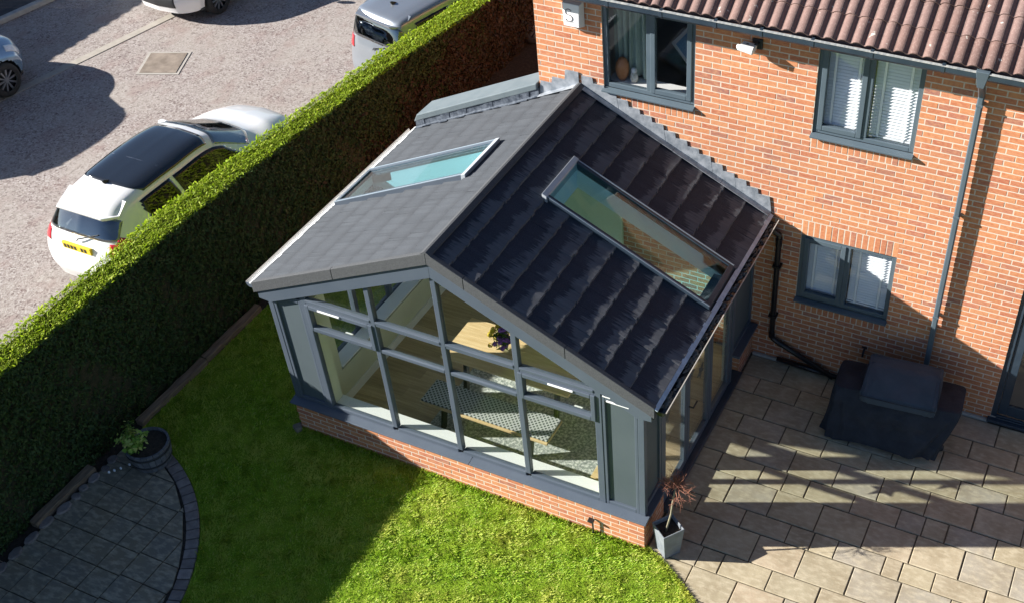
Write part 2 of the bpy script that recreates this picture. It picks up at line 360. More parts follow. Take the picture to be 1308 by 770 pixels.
while a > -.85:
    da = .148 / CR; b = MB(); r0, r1 = CR - .155, CR; g = .006 / CR
    pts = [(CC[0] + r*cos(t_), CC[1] + r*sin(t_)) for r, t_ in ((r0, a), (r1, a), (r1, a - da + 2*g), (r0, a - da + 2*g))]
    b.prism([(x, y, -.03) for x, y in pts], (0, 0, .055 + random.uniform(-.005, .005))); b.build('edging_sett', M_SETT, rp, bevel=.012); a -= da
y = -4.95
while y > -7.4:
    L = random.uniform(.11, .24); b = MB(); x = -5.40 + random.uniform(-.03, .03)
    n = 7; b.prism([(x + (.065+random.uniform(-.012,.012))*cos(2*pi*k/n)*1.0, y - L/2 + L*.47*sin(2*pi*k/n), -.03) for k in range(n)], (0, 0, .06 + random.uniform(0, .02))); b.build('edging_sett', M_SETT, rp, bevel=.015); y -= L + .015
for k in range(2):                                               # brushed kerb lines in the parking court
    pass
b = MB(); b.prism([(-13.75,.2,.004),(-13.57,.2,.004),(-12.62,5.0,.004),(-12.80,5.0,.004)], (0,0,.006))
tag(b.build('kerb_strip', mat('worn_concrete_strip', (.33,.30,.255), (.39,.355,.305), 7, .9, bump=(60,.4,.006))), kind='structure')
b = MB(); b.prism([(-15.95,2.6,0),(-15.80,2.6,0),(-15.25,5.6,0),(-15.40,5.6,0)], (0,0,.11))
tag(b.build('far_kerb', mat('concrete_kerb', (.34,.33,.31), (.42,.41,.38), 8, .9, bump=(60,.4,.006)), bevel=.02), kind='structure')
b = MB(); b.prism([(-60,2.6,.004),(-15.96,2.6,.004),(-15.4,5.6,.004),(-15,9,.004),(-60,9,.004)], (0,0,.004)); tag(b.build('road', mat('dark_asphalt', (.045,.046,.05), (.07,.07,.073), 6, .9, bump=(90,.5,.006))), kind='structure')

# ------------------------------------------------------------------ bricks
CAM = np.array(cam.location); CR_ = np.array(cam.rotation_euler.to_matrix())
def frame_px(p):
    c = CR_.T @ (np.array(p, float) - CAM)
    return (654 + 148.1 + 1499.2*c[0]/-c[2], 385 + 17.6 - 1499.2*c[1]/-c[2], -c[2])
def brick_mesh():
    h, w, e = .1072, .0324, .003
    vs = [(-h+e,0,-w+e),(h-e,0,-w+e),(h-e,0,w-e),(-h+e,0,w-e),(-h,.004,-w),(h,.004,-w),(h,.004,w),(-h,.004,w),(-h,.03,-w),(h,.03,-w),(h,.03,w),(-h,.03,w)]
    fs = [(0,1,2,3)] + [(r*4+4+i, r*4+4+(i+1) % 4, r*4+(i+1) % 4, r*4+i) for r in (0, 1) for i in range(4)]
    return vs, fs
BV, BF = brick_mesh(); BRICK = bpy.data.meshes.new('brick'); BRICK.from_pydata(BV, [], BF); BRICK.update(); BRICK.materials.append(M_BRICK)
def cut(x0, x1, holes):
    segs = [(x0, x1)]
    for a, b in holes:
        segs = [s for p, q_ in segs for s in (((p, min(q_, a)), (max(p, b), q_)) if a < q_ and b > p else ((p, q_),)) if s[1] - s[0] > .03]
    return segs
def course_specs(u0, u1, z0, ncourse, holes_at, shift=0.0):
    out = []
    for k in range(ncourse):
        z = z0 + .075*k; off = (.1125 if k % 2 else 0) + shift; u = u0 + off - .225
        while u < u1:
            for a, b in cut(max(u, u0), min(u + .215, u1), holes_at(z)):
                out.append(((a+b)/2, z + .0325, b - a))
            u += .225
    return out
def lay(parent, specs, to_world, rotz, limit=299):
    """specs (u, z, length, upright): the ones that show largest become parts, the rest one joined part"""
    rec = []
    for u, z, L, up in specs:
        w = to_world(u, z); px = frame_px(w); seen = -20 < px[0] < 1328 and -20 < px[1] < 790
        rec.append((0 if seen else 1, px[2], w, L, up))
    rec.sort(key=lambda r: (r[0], r[1])); rest = MB()
    for i, (_, _, w, L, up) in enumerate(rec):
        jit = random.uniform(-.0022, .0008); nrm = np.array((sin(rotz), -cos(rotz), 0)); w = np.array(w) + nrm * jit
        if i < limit:
            inst(BRICK, 'brick', w, parent, (0, pi/2 if up else 0, rotz), (L / .215, 1, 1))
        else:
            vs = []
            for x, y_, z_ in BV:
                x *= L / .215
                if up: x, z_ = z_, -x
                vs.append((w[0] + cos(rotz)*x - sin(rotz)*y_, w[1] + sin(rotz)*x + cos(rotz)*y_, w[2] + z_))
            rest.add(vs, BF)
    if rest.v: tag(rest.build('brickwork', M_BRICK, parent), kind='stuff')

# ------------------------------------------------------------------ the house
HX0, HX1 = -1.71, 6.4
house = thing('house', (2.3, 0, 0), 'two storey orange brick house with brown pantiled roof and dark grey windows', 'house')
WIN = [(-.814, .367, 3.60, 4.80), (1.815, 2.985, 3.60, 4.80), (1.812, 3.002, 1.125, 2.175)]
DOOR = (4.49, 5.45, .075, 2.25)
ops = WIN + [DOOR]
xs = sorted({HX0, HX1, *[o[0] for o in ops], *[o[1] for o in ops]}); zs = sorted({-.08, 5.0, *[o[2] for o in ops], *[o[3] for o in ops]})
b = MB()
for x0, x1 in zip(xs[:-1], xs[1:]):
    for z0, z1 in zip(zs[:-1], zs[1:]):
        cx, cz = (x0+x1)/2, (z0+z1)/2
        if any(o[0] < cx < o[1] and o[2] < cz < o[3] for o in ops): continue
        b.box((x0, .0025, z0), (x1, .12, z1))
b.box((HX0, .121, -.08), (HX0 + .11, 7, 5.0)); b.box((HX1 - .11, .121, -.08), (HX1, 7, 5.0)); b.box((HX0 + .11, 6.9, -.08), (HX1 - .11, 7, 5.0))
b.build('wall', M_MORTAR, house)
def holes_at(z):
    hs = [(o[0], o[1]) for o in ops if z < o[3] - .002 and z + .065 > o[2] + .002]
    if 2.175 - .01 < z < 2.40 - .01: hs.append((1.805, 3.005))
    if 3.45 - .01 < z < 3.60: hs += [(-.82, .375), (1.805, 2.99)]
    if .975 - .01 < z < 1.125: hs.append((1.805, 3.005))
    return hs
specs = [(u, z, L, False) for u, z, L in course_specs(HX0, HX1, 0.0, 66, holes_at, .04)]
specs += [(1.812 + .0375 + .075*k, 2.175 + .1075, .215, True) for k in range(16)]
for x0, x1, zb in ((-.814, .367, 3.45), (1.815, 2.985, 3.45), (1.812, 3.002, .975)):
    n = round((x1-x0)/.075); specs += [(x0 + (k+.5)*(x1-x0)/n, zb + .07, .14, True) for k in range(n)]
lay(house, specs, lambda u, z: (u, 0.0, z), 0.0)
side = MB()
for u, z, L in course_specs(.03, 7, 0, 66, lambda z: []): side.box((HX0 - .006, u - L/2, z - .0325), (HX0 + .01, u + L/2, z + .0325))
tag(side.build('brickwork', M_BRICK, house), kind='stuff')
b = MB(); b.box((1.30, -.045, -.02), (4.48, .004, .035)); b.build('mortar_haunch', mat('pale_concrete', (.36,.34,.31), (.46,.44,.40), 9, .9, bump=(50,.4,.006)), house, bevel=.012)

def window(x0, x1, z0, z1, sash, room=True):
    yf = .022; b = MB(); fw = .058; zb = z0 + .045; xm = (x0+x1)/2
    b.box((x0, yf, zb), (x0+fw, .09, z1)); b.box((x1-fw, yf, zb), (x1, .09, z1)); b.box((x0+fw, yf, z1-fw), (x1-fw, .09, z1)); b.box((x0+fw, yf, zb), (x1-fw, .09, zb+fw))
    b.box((xm-.035, yf, zb+fw), (xm+.035, .09, z1-fw))
    w = b.build('window', M_HFRAME, house, bevel=.006)
    s = MB(); s.prism([(x0-.01, .021, z0+.044), (x0-.01, -.062, z0+.026), (x0-.01, -.062, z0+.003), (x0-.01, .021, z0+.003)], (x1-x0+.02, 0, 0)); s.build('sill', M_HFRAME, w, bevel=.004)
    for k, (a, c) in enumerate(((x0+fw, xm-.035), (xm+.035, x1-fw))):
        if sash == k:
            q_ = MB(); e = .05; za, zc = zb+fw, z1-fw
            q_.box((a-.012, yf-.016, za-.012), (a+e, .07, zc+.012)); q_.box((c-e, yf-.016, za-.012), (c+.012, .07, zc+.012)); q_.box((a+e, yf-.016, za-.012), (c-e, .07, za+e)); q_.box((a+e, yf-.016, zc-e), (c-e, .07, zc+.012))
            q_.build('sash', M_HFRAME, w, bevel=.006)
            g = MB().box((a+e, .038, za+e), (c-e, .052, zc-e))
        else: g = MB().box((a, .045, zb+fw), (c, .06, z1-fw))
        g.build('pane', M_GLASS_HOUSE, w)
    brd = MB().box((x0, .091, z0+.05), (x1, .32, z0+.075)); brd.build('window_board', M_WHITE, w)
    return w
window(*WIN[0], 1); window(*WIN[1], 0); window(*WIN[2], 0)
M_ROOM = mat('dim_room_wall', (.34,.36,.35), (.38,.40,.39), 2, .9)
for x0, x1, z0, z1 in WIN:
    b = MB(); X0, X1, Y0, Y1, Z0, Z1 = x0-.5, x1+.5, .125, 2.6, z0-.9, z1+.12
    b.quad((X0,Y1,Z0),(X1,Y1,Z0),(X1,Y1,Z1),(X0,Y1,Z1)).quad((X0,Y0,Z0),(X0,Y1,Z0),(X0,Y1,Z1),(X0,Y0,Z1)).quad((X1,Y0,Z0),(X1,Y1,Z0),(X1,Y1,Z1),(X1,Y0,Z1)).quad((X0,Y0,Z0),(X1,Y0,Z0),(X1,Y1,Z0),(X0,Y1,Z0)).quad((X0,Y0,Z1),(X1,Y0,Z1),(X1,Y1,Z1),(X0,Y1,Z1))
    b.build('room_lining', M_ROOM, house)
# door at the right
x0, x1, z0, z1 = DOOR; b = MB(); b.box((x0, .02, z0), (x0+.07, .1, z1)); b.box((x1-.07, .02, z0), (x1, .1, z1)); b.box((x0+.07, .02, z1-.07), (x1-.07, .1, z1))
dr = b.build('door', M_GUT_GREY, house, bevel=.005)
b = MB(); b.box((x0+.075, .035, z0+.05), (x0+.185, .08, z1-.075)); b.box((x1-.185, .035, z0+.05), (x1-.075, .08, z1-.075)); b.box((x0+.185, .035, z0+.05), (x1-.185, .08, z0+.22)); b.box((x0+.185, .035, z1-.19), (x1-.185, .08, z1-.075)); b.build('door_leaf', M_GUT_GREY, dr, bevel=.006)
MB().box((x0+.185, .05, z0+.22), (x1-.185, .065, z1-.19)).build('pane', M_GLASS_HOUSE, dr)
b = MB(); b.box((x0-.03, -.07, z0-.045), (x1, .02, z0-.004)); b.box((x0+.07, -.02, z0), (x1-.07, .03, z0+.02)); b.box((x0+.07, .0, z0+.021), (x1-.07, .033, z0+.042)); b.build('threshold', M_GUT_GREY, dr, bevel=.006)
b = MB(); b.quad((x0,1.8,0),(x1+.4,1.8,0),(x1+.4,1.8,2.4),(x0,1.8,2.4)).quad((x0-.3,.13,.07),(x1+.4,.13,.07),(x1+.4,1.8,.07),(x0-.3,1.8,.07)); b.build('room_lining', M_ROOM, house)

# tiled roof
PITCH = radians(33); EY, EZ = -.355, 5.025; GA = .312
def tile_mesh():
    n = 21; xs = np.linspace(0, .30, n); vs = []; fs = []
    def prof(x):
        z = 0
        for c in (.075, .225):
            t_ = abs(x - c) / .062
            if t_ < 1: z = .040 * (1 - t_**2.4)
        return z
    for yy, dz in ((0, .005), (0, .020), (.37, .002)):
        for x in xs: vs.append((x + .0008*(x < .001), yy, prof(x) + dz))
    for r in range(2):
        for i in range(n - 1): fs.append((r*n+i, r*n+i+1, (r+1)*n+i+1, (r+1)*n+i))
    me = bpy.data.meshes.new('roof_tile'); me.from_pydata(vs, [], fs); me.update(); me.materials.append(M_CLAY)
    return me, vs, fs
TM, TV, TF = tile_mesh(); rest = MB()
for r in range(18):
    for c in range(27):
        x = HX0 - .12 + .30*c + .005*random.uniform(-1, 1); d = GA*r + random.uniform(-.006, .006)
        w = np.array((x, EY + d*cos(PITCH), EZ + d*sin(PITCH)))
        if r < 10: inst(TM, 'roof_tile', w, house, (PITCH + random.uniform(-.006, .006), random.uniform(-.006, .006), random.uniform(-.006, .006)))
        else: rest.add([(w[0]+a, w[1]+b_*cos(PITCH)-c_*sin(PITCH), w[2]+b_*sin(PITCH)+c_*cos(PITCH)) for a, b_, c_ in TV], TF)
tag(rest.build('roof_tiling', M_CLAY, house), kind='stuff')
b = MB(); L = GA*18.3; ry, rz = EY + L*cos(PITCH), EZ + L*sin(PITCH)
b.prism([(HX0-.12, EY+.05, EZ-.005), (HX0-.12, ry, rz-.02), (HX0-.12, 2*ry - EY, EZ-.03), (HX0-.12, 2*ry - EY, EZ-.13), (HX0-.12, ry, rz-.12), (HX0-.12, EY+.05, EZ-.045)], (8.2, 0, 0))
b.build('roof', M_CLAY, house)
b = MB(); b.box((HX0-.1, -.278, 4.90), (HX1, -.25, 5.0)); b.build('fascia', M_GUT_GREY, house); MB().box((HX0-.1, -.249, 4.915), (HX1, -.001, 4.93)).build('soffit', M_GUT_GREY, house)
gp = [(a_ - .25, b_ + .140) for a_, b_ in [(-.030,4.868),(-.030,4.79),(-.05,4.772),(-.115,4.772),(-.138,4.80),(-.142,4.868),(-.132,4.868),(-.128,4.805),(-.11,4.785),(-.055,4.785),(-.040,4.80),(-.040,4.868)]]
b = MB(); b.prism([(HX0-.12, y_, z_) for y_, z_ in gp], (8.2, 0, 0)); b.build('gutter', M_GUT_GREY, house, bevel=.003)
b = MB(); b.quad(*[(x_, y_, z_) for x_, y_, z_ in ((HX0-.12,-.378,4.94),(HX1,-.378,4.94),(HX1,-.292,4.94),(HX0-.12,-.292,4.94))]); b.build('gutter_strip', mat('pale_gutter_strip', (.30,.28,.24), (.45,.42,.38), 14, 1., bump=(40,.6,.01)), house)  # pale strip along the gutter bottom
b = MB(); b.box((HX0-.12, -.399, 5.002), (HX1, -.370, 5.014)); b.build('gutter_lip', mat('pale_grey_edge', (.20,.22,.24), (.42,.42,.40), 8, .8, scl=(3,1,1)), house)  # paler edge along the gutter rim
for x in (-1.2, -.55, .10, .739, 1.259, 1.827, 2.461, 3.20, 4.3, 5.0):
    b = MB(); w_ = .035; b.prism([(x-w_/2, y_ - .004*(y_ < -.30), z_ - .004*(z_ < 4.94)) for y_, z_ in gp[:6]] + [(x-w_/2, -.396, 5.017), (x-w_/2, -.280, 5.017)], (w_, 0, 0)); b.build('gutter_union', M_GUT_GREY, house, bevel=.002)
px = 3.593
b = MB(); b.prism([(px-.07, -.405, 5.024), (px+.07, -.405, 5.024), (px+.035, -.365, 4.82), (px-.035, -.365, 4.82)], (0, .10, 0)); b.build('gutter_outlet', M_HFRAME, house, bevel=.006)
b = MB(); b.box((px-.034, -.105, .02), (px+.034, -.040, 4.58)); b.prism([(px-.034, -.10, 4.56), (px-.034, -.045, 4.60), (px-.034, -.29, 4.88), (px-.034, -.35, 4.84)], (.068, 0, 0)); dp = b.build('downpipe', M_HFRAME, house, bevel=.014)
for z in (4.45, 3.0, 1.5): MB().box((px-.037, -.108, z), (px+.037, -.002, z+.03)).build('pipe_bracket', M_HFRAME, dp, bevel=.004)

# ------------------------------------------------------------------ things on the house wall and at its windows
M_BLIND = mat('white_blind', (.84,.87,.90), None, 1, .5)
def blind(x0, x1, z0, z1, label, tilt=.82):
    t = thing('venetian_blind', ((x0+x1)/2, .123, z0), label, 'blind', 'white slatted blinds in the house windows')
    M = M_BLIND; h = MB().box((x0, .098, z1-.04), (x1, .148, z1)); h.build('headrail', M, t)
    MB().box((x0, .100, z0), (x1, .146, z0+.022)).build('bottom_rail', M, t)
    s = MB(); hw = .024
    s.add([(x0, -hw, 0), (x1, -hw, 0), (x1, 0, .004), (x0, 0, .004), (x1, hw, 0), (x0, hw, 0)], [(0,1,2,3), (3,2,4,5)]); first = None; z = z0 + .05
    while z < z1 - .05:
        if first is None:
            o = s.build('slat', M, t, origin=((x0+x1)/2, 0, 0)); first = o; WLOC[o.name] = np.array(((x0+x1)/2, .123, z)); o.location = tuple(WLOC[o.name] - WLOC[t.name])
        else: o = inst(first.data, 'slat', ((x0+x1)/2, .123, z), t)
        o.rotation_euler = (tilt + random.uniform(-.03, .03), 0, 0); z += .0405
    for x in (x0 + .1, x1 - .1): MB().box((x-.013, .0945, z0), (x+.013, .097, z1-.04)).build('ladder_tape', M, t)
blind(1.89, 2.36, 3.70, 4.74, 'white slatted blind behind the left half of the upper window above the small window')
blind(2.44, 2.93, 3.70, 4.74, 'white slatted blind behind the right half of the upper window nearest the downpipe')
blind(1.89, 2.36, 1.23, 2.12, 'white slatted blind behind the left half of the small ground floor window')
blind(2.45, 2.94, 1.23, 2.12, 'white slatted blind behind the right half of the small ground floor window')
# curtain, egg vase, ornament, leaning frame
b = MB(); n = 60
for i in range(n + 1):
    f_ = i / n; x = -.80 + .50*f_; y_ = .30 + .035*sin(f_*38) + .01*sin(f_*91)
    b.v += [(x, y_, 4.68), (x + .02*sin(f_*9), y_ + .015*sin(f_*22), 3.70)]
b.f += [(2*i, 2*i+1, 2*i+3, 2*i+2) for i in range(n)]
tag(b.build('curtain', mat('sage_cloth', (.30,.38,.33), (.36,.44,.38), 9, .9), smooth=True), 'pale sage green curtain hanging in folds inside the upper window beside the alarm box', 'curtain')
b = MB().lathe([(.0,0),(.045,0),(.075,.07),(.088,.15),(.078,.22),(.05,.275),(.02,.295),(0,.30)], (0,0,0), 28)
o = b.build('egg_vase', mat('terracotta_glaze', (.42,.16,.06), (.50,.21,.09), 8, .4), smooth=True); o.location = (-.655, .20, 3.675); tag(o, 'tall terracotta egg shaped vase on the upper window ledge', 'vase')
t = thing('owl_ornament', (-.50, .20, 3.675), 'small silver and white figurine beside the terracotta egg vase', 'ornament')
b = MB().lathe([(0,0),(.04,0),(.05,.03),(.048,.08),(.035,.12),(0,.135)], (-.50,.20,3.675), 16); b.build('body', mat('mottled_silver', (.45,.40,.28), (.75,.75,.72), 45, .35), t, smooth=True)
MB().lathe([(0,.118),(.028,.122),(.037,.15),(.028,.18),(0,.188)], (-.50,.20,3.675), 16).build('head', mat('silver_white', (.65,.66,.66), None, 1, .3), t, smooth=True)
t = thing('tilted_frame', (.12, .62, 3.95), 'tilted pale framed blue panel inside the right half of the upper window', 'frame')
ax = np.array((cos(.9), 0, sin(.9))); az = np.array((-sin(.9), .3, cos(.9))); az /= np.linalg.norm(az); ay = np.cross(az, ax); c = np.array((.16, .62, 4.12))
b = MB(); b.obox(c, (.62, .03, .46), ax, ay, az); b.build('surround', mat('grey_moulding', (.35,.37,.38), None, 1, .5), t, bevel=.006)
MB().obox(c - ay*.018*np.sign(ay[1]), (.52, .01, .36), ax, ay, az).build('panel', mat('blue_panel', (.06,.13,.24), (.09,.18,.30), 3, .25), t)
t = thing('alarm_box', (-1.17, 0, 4.40), 'white burglar alarm box with grey swirl on the brick wall under the gutter', 'alarm')
b = MB(); x0, x1, zb, zt = -1.29, -1.03, 4.40, 4.72
fr = [(x0+.03,-.10,zb+.02),(x1-.03,-.10,zb+.02),(x1-.02,-.10,zt-.01),(x0+.02,-.10,zt-.01)]; bk = [(x0,-.004,zb),(x1,-.004,zb),(x1,-.004,zt),(x0,-.004,zt)]
b.add(fr + bk, [(0,1,2,3),(4,5,1,0),(5,6,2,1),(6,7,3,2),(7,4,0,3),(7,6,5,4)]); b.build('cover', M_WHITE, t, bevel=.008)
b = MB().path([(-1.19 + .042*math.cos(a_), -.1005, 4.605 + .036*math.sin(a_)) for a_ in np.linspace(.5, 4.6, 12)] + [(-1.19 + .046*math.cos(a_), -.1005, 4.53 + .040*math.sin(a_)) for a_ in np.linspace(1.45, -2.7, 12)], .0075, 6)
b.build('swirl_letter', mat('grey_print', (.33,.30,.30), None, 1, .6), t)
MB().box((-1.245,-.1022,4.475),(-1.13,-.1012,4.487)).build('printed_line', mat('grey_print_line', (.45,.44,.44), None, 1, .6), t)
t = thing('security_light', (1.05, 0, 4.55), 'white security light with black bracket under the house gutter', 'light')
b = MB(); b.box((1.05,-.03,4.57),(1.17,-.002,4.69)); b.path([(1.12,-.02,4.64),(1.12,-.08,4.66),(1.10,-.10,4.64)], .02, 8); b.build('bracket', M_BLACK, t, bevel=.006)
b = MB(); b.add([(.93,-.19,4.60),(1.11,-.19,4.57),(1.12,-.19,4.645),(.955,-.19,4.665),(.95,-.08,4.61),(1.12,-.07,4.58),(1.13,-.07,4.66),(.97,-.08,4.68)], [(0,1,2,3),(4,7,6,5),(0,4,5,1),(1,5,6,2),(2,6,7,3),(3,7,4,0)]); b.build('lamp_head', M_WHITE, t, bevel=.012)
MB().lathe([(0,0),(.014,.0),(.012,.008),(0,.010)], (1.03,-.13,4.665), 10).build('sensor', mat('grey_sensor', (.2,.2,.2), None, 1, .4), t)
MB().lathe([(0,-.03),(.025,-.028),(.03,0),(.02,.02),(0,.02)], (.94,-.15,4.632), 12).build('lens', M_WHITE, t, smooth=True)
t = thing('outside_tap', (2.79, 0, .56), 'small black outdoor tap on the brick wall above the barbecue cover', 'tap')
b = MB(); b.path([(2.79,0,.62),(2.79,-.05,.62),(2.79,-.08,.60),(2.79,-.085,.55)], .014, 8); b.build('spout', M_BLACK, t, smooth=True)
MB().box((2.755,-.035,.655),(2.825,-.02,.67)).build('handle', M_BLACK, t); MB().path([(2.79,-.03,.63),(2.79,-.03,.66)], .008, 6).build('stem', M_BLACK, t)

# ------------------------------------------------------------------ the garden room
XL, XR, XC = -3.53, 1.277, -1.1265
YB = -3.616; F0, F1 = -3.572, -3.505
SL = tan(radians(25.68)); ZR = 3.605
def zr(dx): return ZR - SL * abs(dx)
gr = thing('garden_room', (XC, -1.8, 0), 'dark grey framed glazed garden room with tiled pitched roof on a low brick wall', 'garden room')
# low brick wall
b = MB(); b.box((XL+.0025, YB+.0025, -.08), (XR-.0025, YB+.11, .515)); b.box((XR-.11, YB+.11, -.08), (XR-.0025, -3.05, .515)); b.box((XR-.11, -.50, -.08), (XR-.0025, 0, .515)); b.box((XL+.0025, YB+.11, -.08), (XL+.11, .1, .515)); b.box((XR-.11,-3.05,-.08),(XR-.006,-.5,.03))
b.build('dwarf_wall', M_MORTAR, gr)
none = lambda z: []
lay(gr, [(u, z, L, False) for u, z, L in course_specs(XL, XR, 0.0, 7, none)], lambda u, z: (u, YB, z), 0.0, 160)
lay(gr, [(u, z, L, False) for u, z, L in course_specs(YB+.03, -3.05, 0.0, 7, none)] + [(u, z, L, False) for u, z, L in course_specs(-.50, -.0, 0.0, 7, none)], lambda u, z: (XR, u, z), pi/2, 60)
lay(gr, [(u, z, L, False) for u, z, L in course_specs(YB+.03, .05, 0.0, 7, none)], lambda u, z: (XL, u, z), -pi/2, 0)
lay(gr, [(XR-.055, .075*k+.0325, .10, False) for k in range(7)], lambda u, z: (u, -.503, z), 0.0, 20)
# sills
b = MB(); b.prism([(XL-.03, F0+.02, .552), (XL-.03, YB-.062, .532), (XL-.03, YB-.062, .512), (XL-.03, F0+.02, .514)], (-.97-XL+.03, 0, 0)); b.build('sill', M_FRAME, gr, bevel=.004)
b = MB(); b.prism([(-.966, F0+.02, .552), (-.966, YB-.062, .532), (-.966, YB-.062, .512), (-.966, F0+.02, .514)], (XR+.045+.966, 0, 0)); b.build('sill', M_FRAME, gr, bevel=.004)
b = MB(); b.box((XR-.08, F0+.022, .514), (XR+.05, -3.02, .548)); b.build('sill', M_FRAME, gr, bevel=.004)
b = MB(); b.box((XR-.08, -.72, .514), (XR+.07, -.02, .552)); b.build('sill', M_FRAME, gr, bevel=.004)
b = MB(); b.box((XL-.04, F0+.022, .514), (XL+.1, .0, .548)); b.build('sill', M_FRAME, gr, bevel=.004)
# front frame
z0, ZT, ZM = .552, 2.345, 1.885
HW = (.915, 1.87)
fr = MB()
fr.box((XL, F0, z0), (XL+.075, F1, 2.30)); fr.box((XR-.075, F0, z0), (XR, F1, 2.30))
pf = fr.build('corner_post', M_FRAME, gr, bevel=.006)
def vbar(x, za, zb, w=.07, nm='mullion', y0=F0, y1=F1): return MB().box((x-w/2, y0, za), (x+w/2, y1, zb)).build(nm, M_FRAME, gr, bevel=.007)
for dx in (-HW[0], 0, HW[0]): vbar(XC+dx, z0+.055, zr(dx)-.30, .068, y0=F0-.004)
for dx in (-HW[1], HW[1]): vbar(XC+dx, z0, zr(dx)-.29, .085, y0=F0-.002)
xsg = [XC-HW[1], XC-HW[0], XC, XC+HW[0], XC+HW[1]]
for i in range(4):
    a, c = xsg[i] + (.0425 if i == 0 else .034), xsg[i+1] - (.0425 if i == 3 else .034)
    MB().box((a, F0, z0), (c, F1, z0+.055)).build('bottom_rail', M_FRAME, gr, bevel=.006)
    b = MB(); b.box((a, F0, ZT-.075), (c, F1, ZT-.036)); b.box((a, F0-.012, ZT-.034), (c, F1, ZT)); b.build('transom', M_FRAME, gr, bevel=.006)
    MB().box((a, F0, ZM-.03), (c, F1, ZM+.03)).build('transom', M_FRAME, gr, bevel=.012)
    MB().box((a, -3.545, z0+.055), (c, -3.522, ZM-.03)).build('pane', M_GLASS, gr)
    if i in (0, 3):                                             # opening top light: its own proud sash
        s_ = MB(); y0, y1, e = F0-.022, F1-.01, .055; zb, zt = ZM+.005, ZT-.07
        s_.box((a-.02, y0, zb), (a+e-.02, y1, zt)); s_.box((c-e+.02, y0, zb), (c+.02, y1, zt)); s_.box((a+e-.02, y0, zb), (c-e+.02, y1, zb+e)); s_.box((a+e-.02, y0, zt-e), (c-e+.02, y1, zt))
        w = s_.build('opening_light', M_FRAME, gr, bevel=.007)
        MB().box((a+e-.02, -3.545, zb+e), (c-e+.02, -3.522, zt-e)).build('pane', M_GLASS, w)
        xm = (a+c)/2; q_ = -.12 if i == 0 else .06; MB().box((xm-.15+q_, y0-.014, zt-.03), (xm+.15+q_, y0, zt-.008)).build('trickle_vent', M_WHITE, w, bevel=.004)
        MB().box((xm+q_+.10, y1, zb+.02), (xm+q_+.20, y1+.03, zb+.045)).build('handle', M_WHITE, w, bevel=.004)
    else: MB().box((a, -3.545, ZM+.03), (c, -3.522, ZT-.075)).build('pane', M_GLASS, gr)
    da, dc = a - XC, c - XC                                    # raked light over the transom
    MB().prism([(a, -3.545, ZT), (c, -3.545, ZT), (c, -3.545, zr(dc)-.27), (a, -3.545, zr(da)-.27)], (0, .023, 0)).build('pane', M_GLASS, gr)
MB().box((XR-.42, F0-.03, 2.262), (XR-.16, F0-.012, 2.272)).build('drip_strip', M_WHITE, gr); MB().box((XR-.46, F0-.03, 2.325), (XR-.37, F0-.012, 2.338)).build('drip_strip', M_WHITE, gr)
for sgn in (-1, 1):                                             # insulated corner panels
    xa, xb = sorted((XC + sgn*(HW[1]+.0425), XC + sgn*(2.4035-.075)))
    b = MB(); e = .04
    b.box((xa, F0+.004, z0), (xa+e, F1, 2.30)); b.box((xb-e, F0+.004, z0), (xb, F1, 2.30)); b.box((xa+e, F0+.004, z0), (xb-e, F1, z0+.055)); b.box((xa+e, F0+.004, 2.235), (xb-e, F1, 2.30)); b.build('panel_frame', M_FRAME, gr, bevel=.006)
    MB().box((xa+e, F0+.03, z0+.055), (xb-e, F1, 2.235)).build('panel', M_PANEL, gr)
for xa, xb in ((XL, XC-HW[1]-.04), (XC+HW[1]+.04, XR)): MB().box((xa, F1-.002, 2.30), (xb, F1+.02, 2.40)).build('head_rail', M_FRAME, gr)
# right hand side: corner panel, three glazed door leaves, back panel
X0 = XR - .03
for ya, yb, zb in ((F1+.002, -3.05, .548), (-.72, -.02, .552)):
    b = MB(); e = .045; b.box((X0-.07, ya, zb), (X0, ya+e, 2.25)); b.box((X0-.07, yb-e, zb), (X0, yb, 2.25)); b.box((X0-.07, ya+e, zb), (X0, yb-e, zb+.06)); b.box((X0-.07, ya+e, 2.18), (X0, yb-e, 2.25)); b.build('panel_frame', M_FRAME, gr, bevel=.006)
    MB().box((X0-.07, ya+e, zb+.06), (X0-.025, yb-e, 2.18)).build('panel', M_PANEL, gr)
MB().box((X0-.08, -3.05, .03), (XR+.05, -.50, .085)).build('threshold', M_GUT_GREY, gr, bevel=.01)
MB().box((X0-.10, -3.05, 2.19), (X0+.01, -.72, 2.30)).build('door_head', M_FRAME, gr, bevel=.006)
for y in (-3.05, -.72-.06): MB().box((X0-.07, y, .085), (X0+.005, y+.06, 2.19)).build('door_post', M_FRAME, gr, bevel=.006)
for k in range(3):
    ya = -2.985 + k*.7333 + .004; yb = ya + .7333 - .008; b = MB(); e = .075
    b.box((X0-.062, ya, .09), (X0-.004, ya+e, 2.185)); b.box((X0-.062, yb-e, .09), (X0-.004, yb, 2.185)); b.box((X0-.062, ya+e, .09), (X0-.004, yb-e, .09+.10)); b.box((X0-.062, ya+e, 2.11), (X0-.004, yb-e, 2.185))
    d = b.build('glazed_door', M_FRAME, gr, bevel=.006); MB().box((X0-.045, ya+e, .19), (X0-.022, yb-e, 2.11)).build('pane', M_GLASS, d)
    if k == 1: MB().path([(X0-.004, ya+.04, 1.02), (X0+.05, ya+.04, 1.02), (X0+.05, ya+.16, 1.02)], .011, 8).build('handle', M_BLACK, d)
